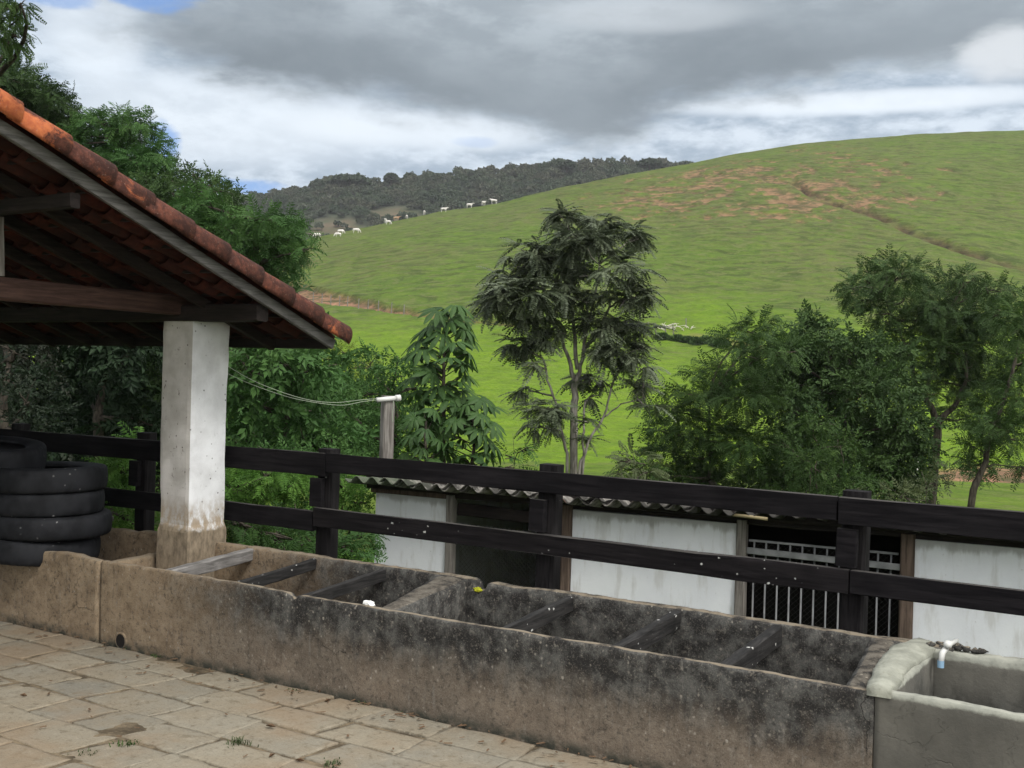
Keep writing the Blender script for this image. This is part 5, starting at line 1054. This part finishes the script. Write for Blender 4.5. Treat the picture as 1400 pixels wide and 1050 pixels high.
# ================================================================== CATTLE
def cow_mesh(name, graze):
    bm_v = []; E_ = []; R_ = []
    def v(p, r): bm_v.append(p); R_.append(r); return len(bm_v)-1
    def ch(st, pts):
        for p, r in pts: k = v(p, r); E_.append((st, k)); st = k
        return st
    pel = v((-.62, 0, 1.18), (.27, .27)); b1 = ch(pel, [((-.25, 0, 1.10), (.32, .34)), ((.12, 0, 1.06), (.33, .36))]); shd = ch(b1, [((.50, 0, 1.10), (.28, .36))])
    ch(shd, [((.52, 0, 1.44), (.10, .12))])                                    # hump
    if graze: nk = ch(shd, [((.80, 0, .98), (.17, .22)), ((1.05, 0, .66), (.11, .15)), ((1.18, 0, .42), (.12, .13)), ((1.26, 0, .20), (.08, .08))]); hd = nk-1
    else: nk = ch(shd, [((.80, 0, 1.28), (.16, .22)), ((1.02, 0, 1.46), (.12, .15)), ((1.18, 0, 1.48), (.12, .13)), ((1.44, 0, 1.32), (.075, .075))]); hd = nk-1
    hp = bm_v[hd]
    for s in (-1, 1):
        ch(hd, [((hp[0]-.04, s*.16, hp[2]+.02), (.04, .05)), ((hp[0]-.08, s*.27, hp[2]-.04), (.025, .04))])
        fl = ch(shd, [((.50, s*.17, .78), (.13, .13)), ((.53, s*.17, .48), (.075, .075)), ((.50, s*.17, .12), (.05, .05)), ((.53, s*.17, .03), (.06, .06))])
        hl_ = ch(pel, [((-.66, s*.18, .86), (.17, .15)), ((-.56, s*.18, .64), (.10, .09)), ((-.74, s*.18, .45), (.06, .06)), ((-.70, s*.18, .12), (.048, .048)), ((-.67, s*.18, .03), (.06, .06))])
    ch(pel, [((-.90, 0, 1.22), (.05, .05)), ((-.96, 0, .90), (.03, .03)), ((-.95, 0, .55), (.045, .045))])
    me = bpy.data.meshes.new(name); me.from_pydata(bm_v, E_, []); ob = bpy.data.objects.new('tmp', me); COL.objects.link(ob)
    md = ob.modifiers.new('s', 'SKIN'); md.use_smooth_shade = True; sk = me.skin_vertices[0].data
    for i, r in enumerate(R_): sk[i].radius = r
    sk[pel].use_root = True; sb = ob.modifiers.new('b', 'SUBSURF'); sb.levels = 1; sb.render_levels = 1
    dg = bpy.context.evaluated_depsgraph_get(); out = bpy.data.meshes.new_from_object(ob.evaluated_get(dg)); out.name = name
    bpy.data.objects.remove(ob); bpy.data.meshes.remove(me); return out
CG, CS = cow_mesh('cow_grazing', True), cow_mesh('cow_standing', False); CB = CS.copy(); CG.materials.append(M['cow']); CS.materials.append(M['cow']); CB.materials.append(M['cow_brown'])
cows = [(434, 325, 0, 200, 'G', 'leftmost white cow of the herd, grazing at the edge of the leaves'), (466, 320, -1, 15, 'G', 'white cow grazing, upper of the overlapping pair near the left end of the herd'), (462, 324, 10, 190, 'G', 'white cow lying lowest of the overlapping pair near the left end of the herd'), (487, 319, 0, 10, 'G', 'lone white cow grazing just right of the left-hand pair'),
        (527, 305, 0, 110, 'S', 'white cow seen end-on, left one of the pair beside the fawn cow'), (531, 307, 6, 40, 'G', 'white cow grazing head down right beside the fawn cow'), (542, 302, 0, 0, 'B', 'the only fawn brown cow on the ridge'), (556, 298, 0, 80, 'G', 'small white cow seen end-on just right of the fawn cow'),
        (580, 293, 0, 95, 'S', 'white cow seen end-on at the middle of the herd'), (607, 290, 0, 5, 'S', 'white cow standing side-on, fourth from the right end of the herd'), (642, 284, 0, 0, 'S', 'white cow side-on, third from the right end of the herd'), (661, 281, 0, 60, 'S', 'white cow second from the right end, head raised'), (675, 278, 0, 170, 'S', 'white cow at the right end of the herd, highest on the ridge')]
for i, (px, py, dr, ang, k, lab) in enumerate(cows):
    a_, e_ = azel(px, py); best = None
    for rr_ in np.arange(225, 262, 1.0):
        x_ = rr_*(math.sin(a_)*R0[0]+math.cos(a_)*F0[0]); y_ = rr_*(math.sin(a_)*R0[1]+math.cos(a_)*F0[1]); z_ = Z(x_, y_); d_ = abs((z_-H)/rr_-e_)
        if best is None or d_ < best[0]-1e-5: best = (d_, x_, y_, z_)
    o = bpy.data.objects.new('cow', {'G': CG, 'S': CS, 'B': CB}[k]); COL.objects.link(o); o.location = (best[1], best[2], best[3]-.05)
    o.rotation_euler = (0, 0, math.radians(ang)+A); sc = [1.0, .95, .9, 1.0, 1, .9, .95, .8, 1, 1, 1.0, 1, 1.05][i]; o.scale = (sc*.78,)*3
    tag(o, lab, 'cow', 'cattle grazing along the ridge')
# ================================================================== SMALL THINGS ON THE HILL
def hill_at(px, py, r0=70, r1=340):
    a_, e_ = azel(px, py)
    for rr_ in np.arange(r0, r1, .5):
        x_ = rr_*(math.sin(a_)*R0[0]+math.cos(a_)*F0[0]); y_ = rr_*(math.sin(a_)*R0[1]+math.cos(a_)*F0[1]); z_ = Z(x_, y_)
        if (z_-H)/rr_ >= e_: return np.array([x_, y_, z_])
    return np.array([x_, y_, z_])
q0 = hill_at(428, 414); fh = empty('roadside_fence', q0, 'thin line of stakes along the bare earth road cut above the eave tip', 'fence')
prev = None
for px, py in [(428, 412), (440, 414), (452, 416), (464, 417), (475, 418), (490, 421), (503, 422), (517, 424), (535, 427), (552, 430)]:
    q = hill_at(px, py); MB().tube([q-np.array([0, 0, .3]), q+np.array([.05, 0, 1.25])], [.07, .06], 6).build('post', M['grey_post'], fh)
    if prev is not None: MB().tube([prev+np.array([0, 0, 1.0]), q+np.array([0, 0, 1.0])], .012, 3).build('wire', M['wire'], fh)
    prev = q
q0 = hill_at(916, 458); fh = empty('broken_fence', q0, 'pale broken stakes and stacked sticks beside the grassy gully right of the pinnate tree', 'fence'); rg = np.random.default_rng(8)
for px, py, h in [(911, 460, 1.1), (921, 460, 1.3), (897, 462, 1.6), (938, 446, .9)]:
    q = hill_at(px, py); MB().tube([q-np.array([0, 0, .2]), q+np.array([rg.normal(0, .1), 0, h])], .06, 6).build('post', M['grey_post'], fh)
br = empty('stick_pile', hill_at(925, 450), 'heap of pale dead branches at the gully edge in the pasture', 'branches')
for k in range(26):
    q = hill_at(rg.uniform(906, 946), rg.uniform(445, 453)); d = R0*rg.normal(0, .7)+F0*rg.normal(0, .3)+U0*rg.uniform(0, .35); MB().tube([q, q+d*.6+np.array([0, 0, .15]), q+d*1.3+np.array([0, 0, .1])], [.05, .04, .02], 5).build('stick', material('pale_stick', lambda t: (.42, .40, .34, 1), .9, .1) if k == 0 else bpy.data.materials['pale_stick'], br)
mb = MB(); q = ground_at(1257, 40); tpz = dep(1257, 597, 40)[2]; mb.tube([q-np.array([0, 0, .3]), (q[0], q[1], tpz)], [.06, .055], 7)
tag(mb.build('stake', M['pvc'], None, True, q), 'pale upright stake in the grass between the thicket and the forked tree', 'stake')
def hill_bush(px, py, s, mat, lab, seed):
    r_ = np.random.default_rng(seed); q = hill_at(px, py); n = 260; u = r_.normal(size=(n, 3)); u /= np.linalg.norm(u, axis=1, keepdims=True); u[:, 2] = abs(u[:, 2])
    V, R = scatter([c_*.4 for c_ in card], q+u*r_.uniform(.4, 1, n)[:, None]*np.array([s, s, s*.6]), u+r_.normal(0, .5, (n, 3)), r_.uniform(.6, 1.3, n), r_, .8)
    o = crown('pasture_bush', M[mat], None, V, R, q); tag(o, lab, 'bush', 'small bushes on the pasture')
for i, (px, py, s, lab) in enumerate([(967, 470, .8, 'dark tuft on the gully bank, largest of the row'), (985, 474, .9, 'dark tuft at the right end of the gully bank'), (940, 468, .6, 'low tuft under the stick pile in the gully'), (925, 466, .55, 'low tuft left of the stick pile foot'), (905, 463, .6, 'tuft beside the gully at the pinnate crown edge'), (953, 470, .6, 'tuft between the stick pile and the largest gully tuft'), (378, 385, 1.6, 'bush at the left end of the road cut'), (384, 390, 1.0, 'small tuft beside the bush at the road cut')]): hill_bush(px, py, s, 'lf_md', lab, 300+i)
rg = np.random.default_rng(62); nD = 420; dx_ = rg.uniform(-11, -1.5, nD); dy_ = np.where(rg.random(nD) < .45, 5.79-rg.random(nD)**2*.35, rg.uniform(3, 5.8, nD)); th = rg.uniform(0, 6.28, nD); l = rg.uniform(.006, .03, nD); wv_ = rg.uniform(.002, .008, nD)
dv = np.stack([np.cos(th), np.sin(th)], -1); nv_ = np.stack([-dv[:, 1], dv[:, 0]], -1); cc = np.stack([dx_, dy_], -1); Vd = []
for su, sv2, zz in ((-1, -1, .012), (1, -1, .014), (1, 1, .018), (-1, 1, .014)): Vd.append(np.concatenate([cc+dv*(su*l)[:, None]+nv_*(sv2*wv_)[:, None], np.full((nD, 1), zz)], 1))
tag(crown('debris', M['dry'], None, np.stack(Vd, 1).reshape(-1, 3), np.repeat(rg.random(nD), 4)), 'crumbs of leaf and straw scattered over the paving', 'debris', kind='stuff')
# ================================================================== SMALL THINGS ON THE PATIO
def tuft(px, py, n, h, lab, seed, mat='lf_mid'):
    r_ = np.random.default_rng(seed); q = onZ(px, py, 0.0); V = []; R = []
    for k in range(n):
        th = r_.uniform(0, 6.28); d = np.array([math.cos(th), math.sin(th), 0]); b = q+np.array([*r_.normal(0, .03, 2), -.005]); l = h*r_.uniform(.4, 1.1); s = np.cross(d, U0)*.003
        m_ = b+d*l*.3+U0*l*.6; e = b+d*l*r_.uniform(.5, 1.1)+U0*l*.75; V += [b-s, b+s, m_+s, m_-s, m_-s, m_+s, e+s*.2, e-s*.2]; R += [r_.random()]*8
    o = crown('weed_tuft', M[mat], None, np.array(V), np.array(R), q); tag(o, lab, 'weed', 'weeds in the paving joints')
for i, (px, py, n, h, lab) in enumerate([(327, 1016, 90, .055, 'thick green weed tuft in a paving joint at the bottom of the view'), (175, 1018, 60, .05, 'wispy grass blades in the joint left of the thick tuft'), (184, 886, 70, .05, 'weed right beside the drain hole at the wall foot'), (217, 897, 50, .035, 'flat weed patch on the paving right of the drain hole'), (457, 1045, 60, .05, 'small weeds at the bottom edge of the view'), (402, 944, 40, .03, 'tiny weed at the wall foot below the broken rim'), (500, 962, 60, .04, 'mossy weeds along the wall foot right of the tiny one'), (560, 975, 50, .03, 'faint sprigs at the wall foot farther right'), (120, 1030, 30, .04, 'few grass blades near the bottom left corner')]): tuft(px, py, int(n*.8), h*.75, lab, 400+i, 'lf_olive' if i % 2 == 0 else 'lf_md')
for i, (px, py, s, lab) in enumerate([(370, 993, .07, 'reddish curled dry leaf lying on the paving'), (448, 958, .04, 'brown dry leaf at the wall foot'), (436, 945, .04, 'pale dry leaf fragment near the wall foot'), (32, 951, .04, 'dark leaf crumb on the paving at left'), (94, 866, .03, 'tiny dark leaf near the wall left of the drain'), (410, 1040, .05, 'brown leaf scrap at the bottom edge'), (372, 1033, .04, 'thin brown leaf beside the thick weed tuft')]):
    q = onZ(px, py, .012); th = i*1.3; d = np.array([math.cos(th), math.sin(th), 0]); e = np.array([-d[1], d[0], 0]); mb = MB()
    mb.add([q-d*s*.6, q-d*s*.1+e*s*.28+U0*.012, q+d*s*.6+U0*.006, q-d*s*.1-e*s*.28+U0*.015, q+U0*-.002, q-d*s*.6-U0*.002, q-d*s*.1+e*s*.28+U0*.010, q+d*s*.6+U0*.004, q-d*s*.1-e*s*.28+U0*.013, q-U0*.004], [(0, 4, 1), (1, 4, 2), (2, 4, 3), (3, 4, 0), (5, 6, 9), (6, 7, 9), (7, 8, 9), (8, 5, 9)])
    tag(mb.build('dry_leaf', M['dry'], None, False, q), lab, 'leaf', 'dry leaves on the paving')

# ================================================================== HAZE
hb = MB().box((-700, -300, -12), (900, 1400, 170)).build('haze', None); hb['kind'] = 'stuff'
hm = bpy.data.materials.new('haze_air'); hm.use_nodes = True; ht = NT(hm.node_tree); ht.n.remove(ht.n['Principled BSDF'])
pv = ht.new('ShaderNodeVolumePrincipled'); pv.inputs['Color'].default_value = (.93, .95, 1, 1); pv.inputs['Density'].default_value = .00016; pv.inputs['Anisotropy'].default_value = .2
ht.l.new(pv.outputs[0], ht.n['Material Output'].inputs['Volume']); hb.data.materials.append(hm)
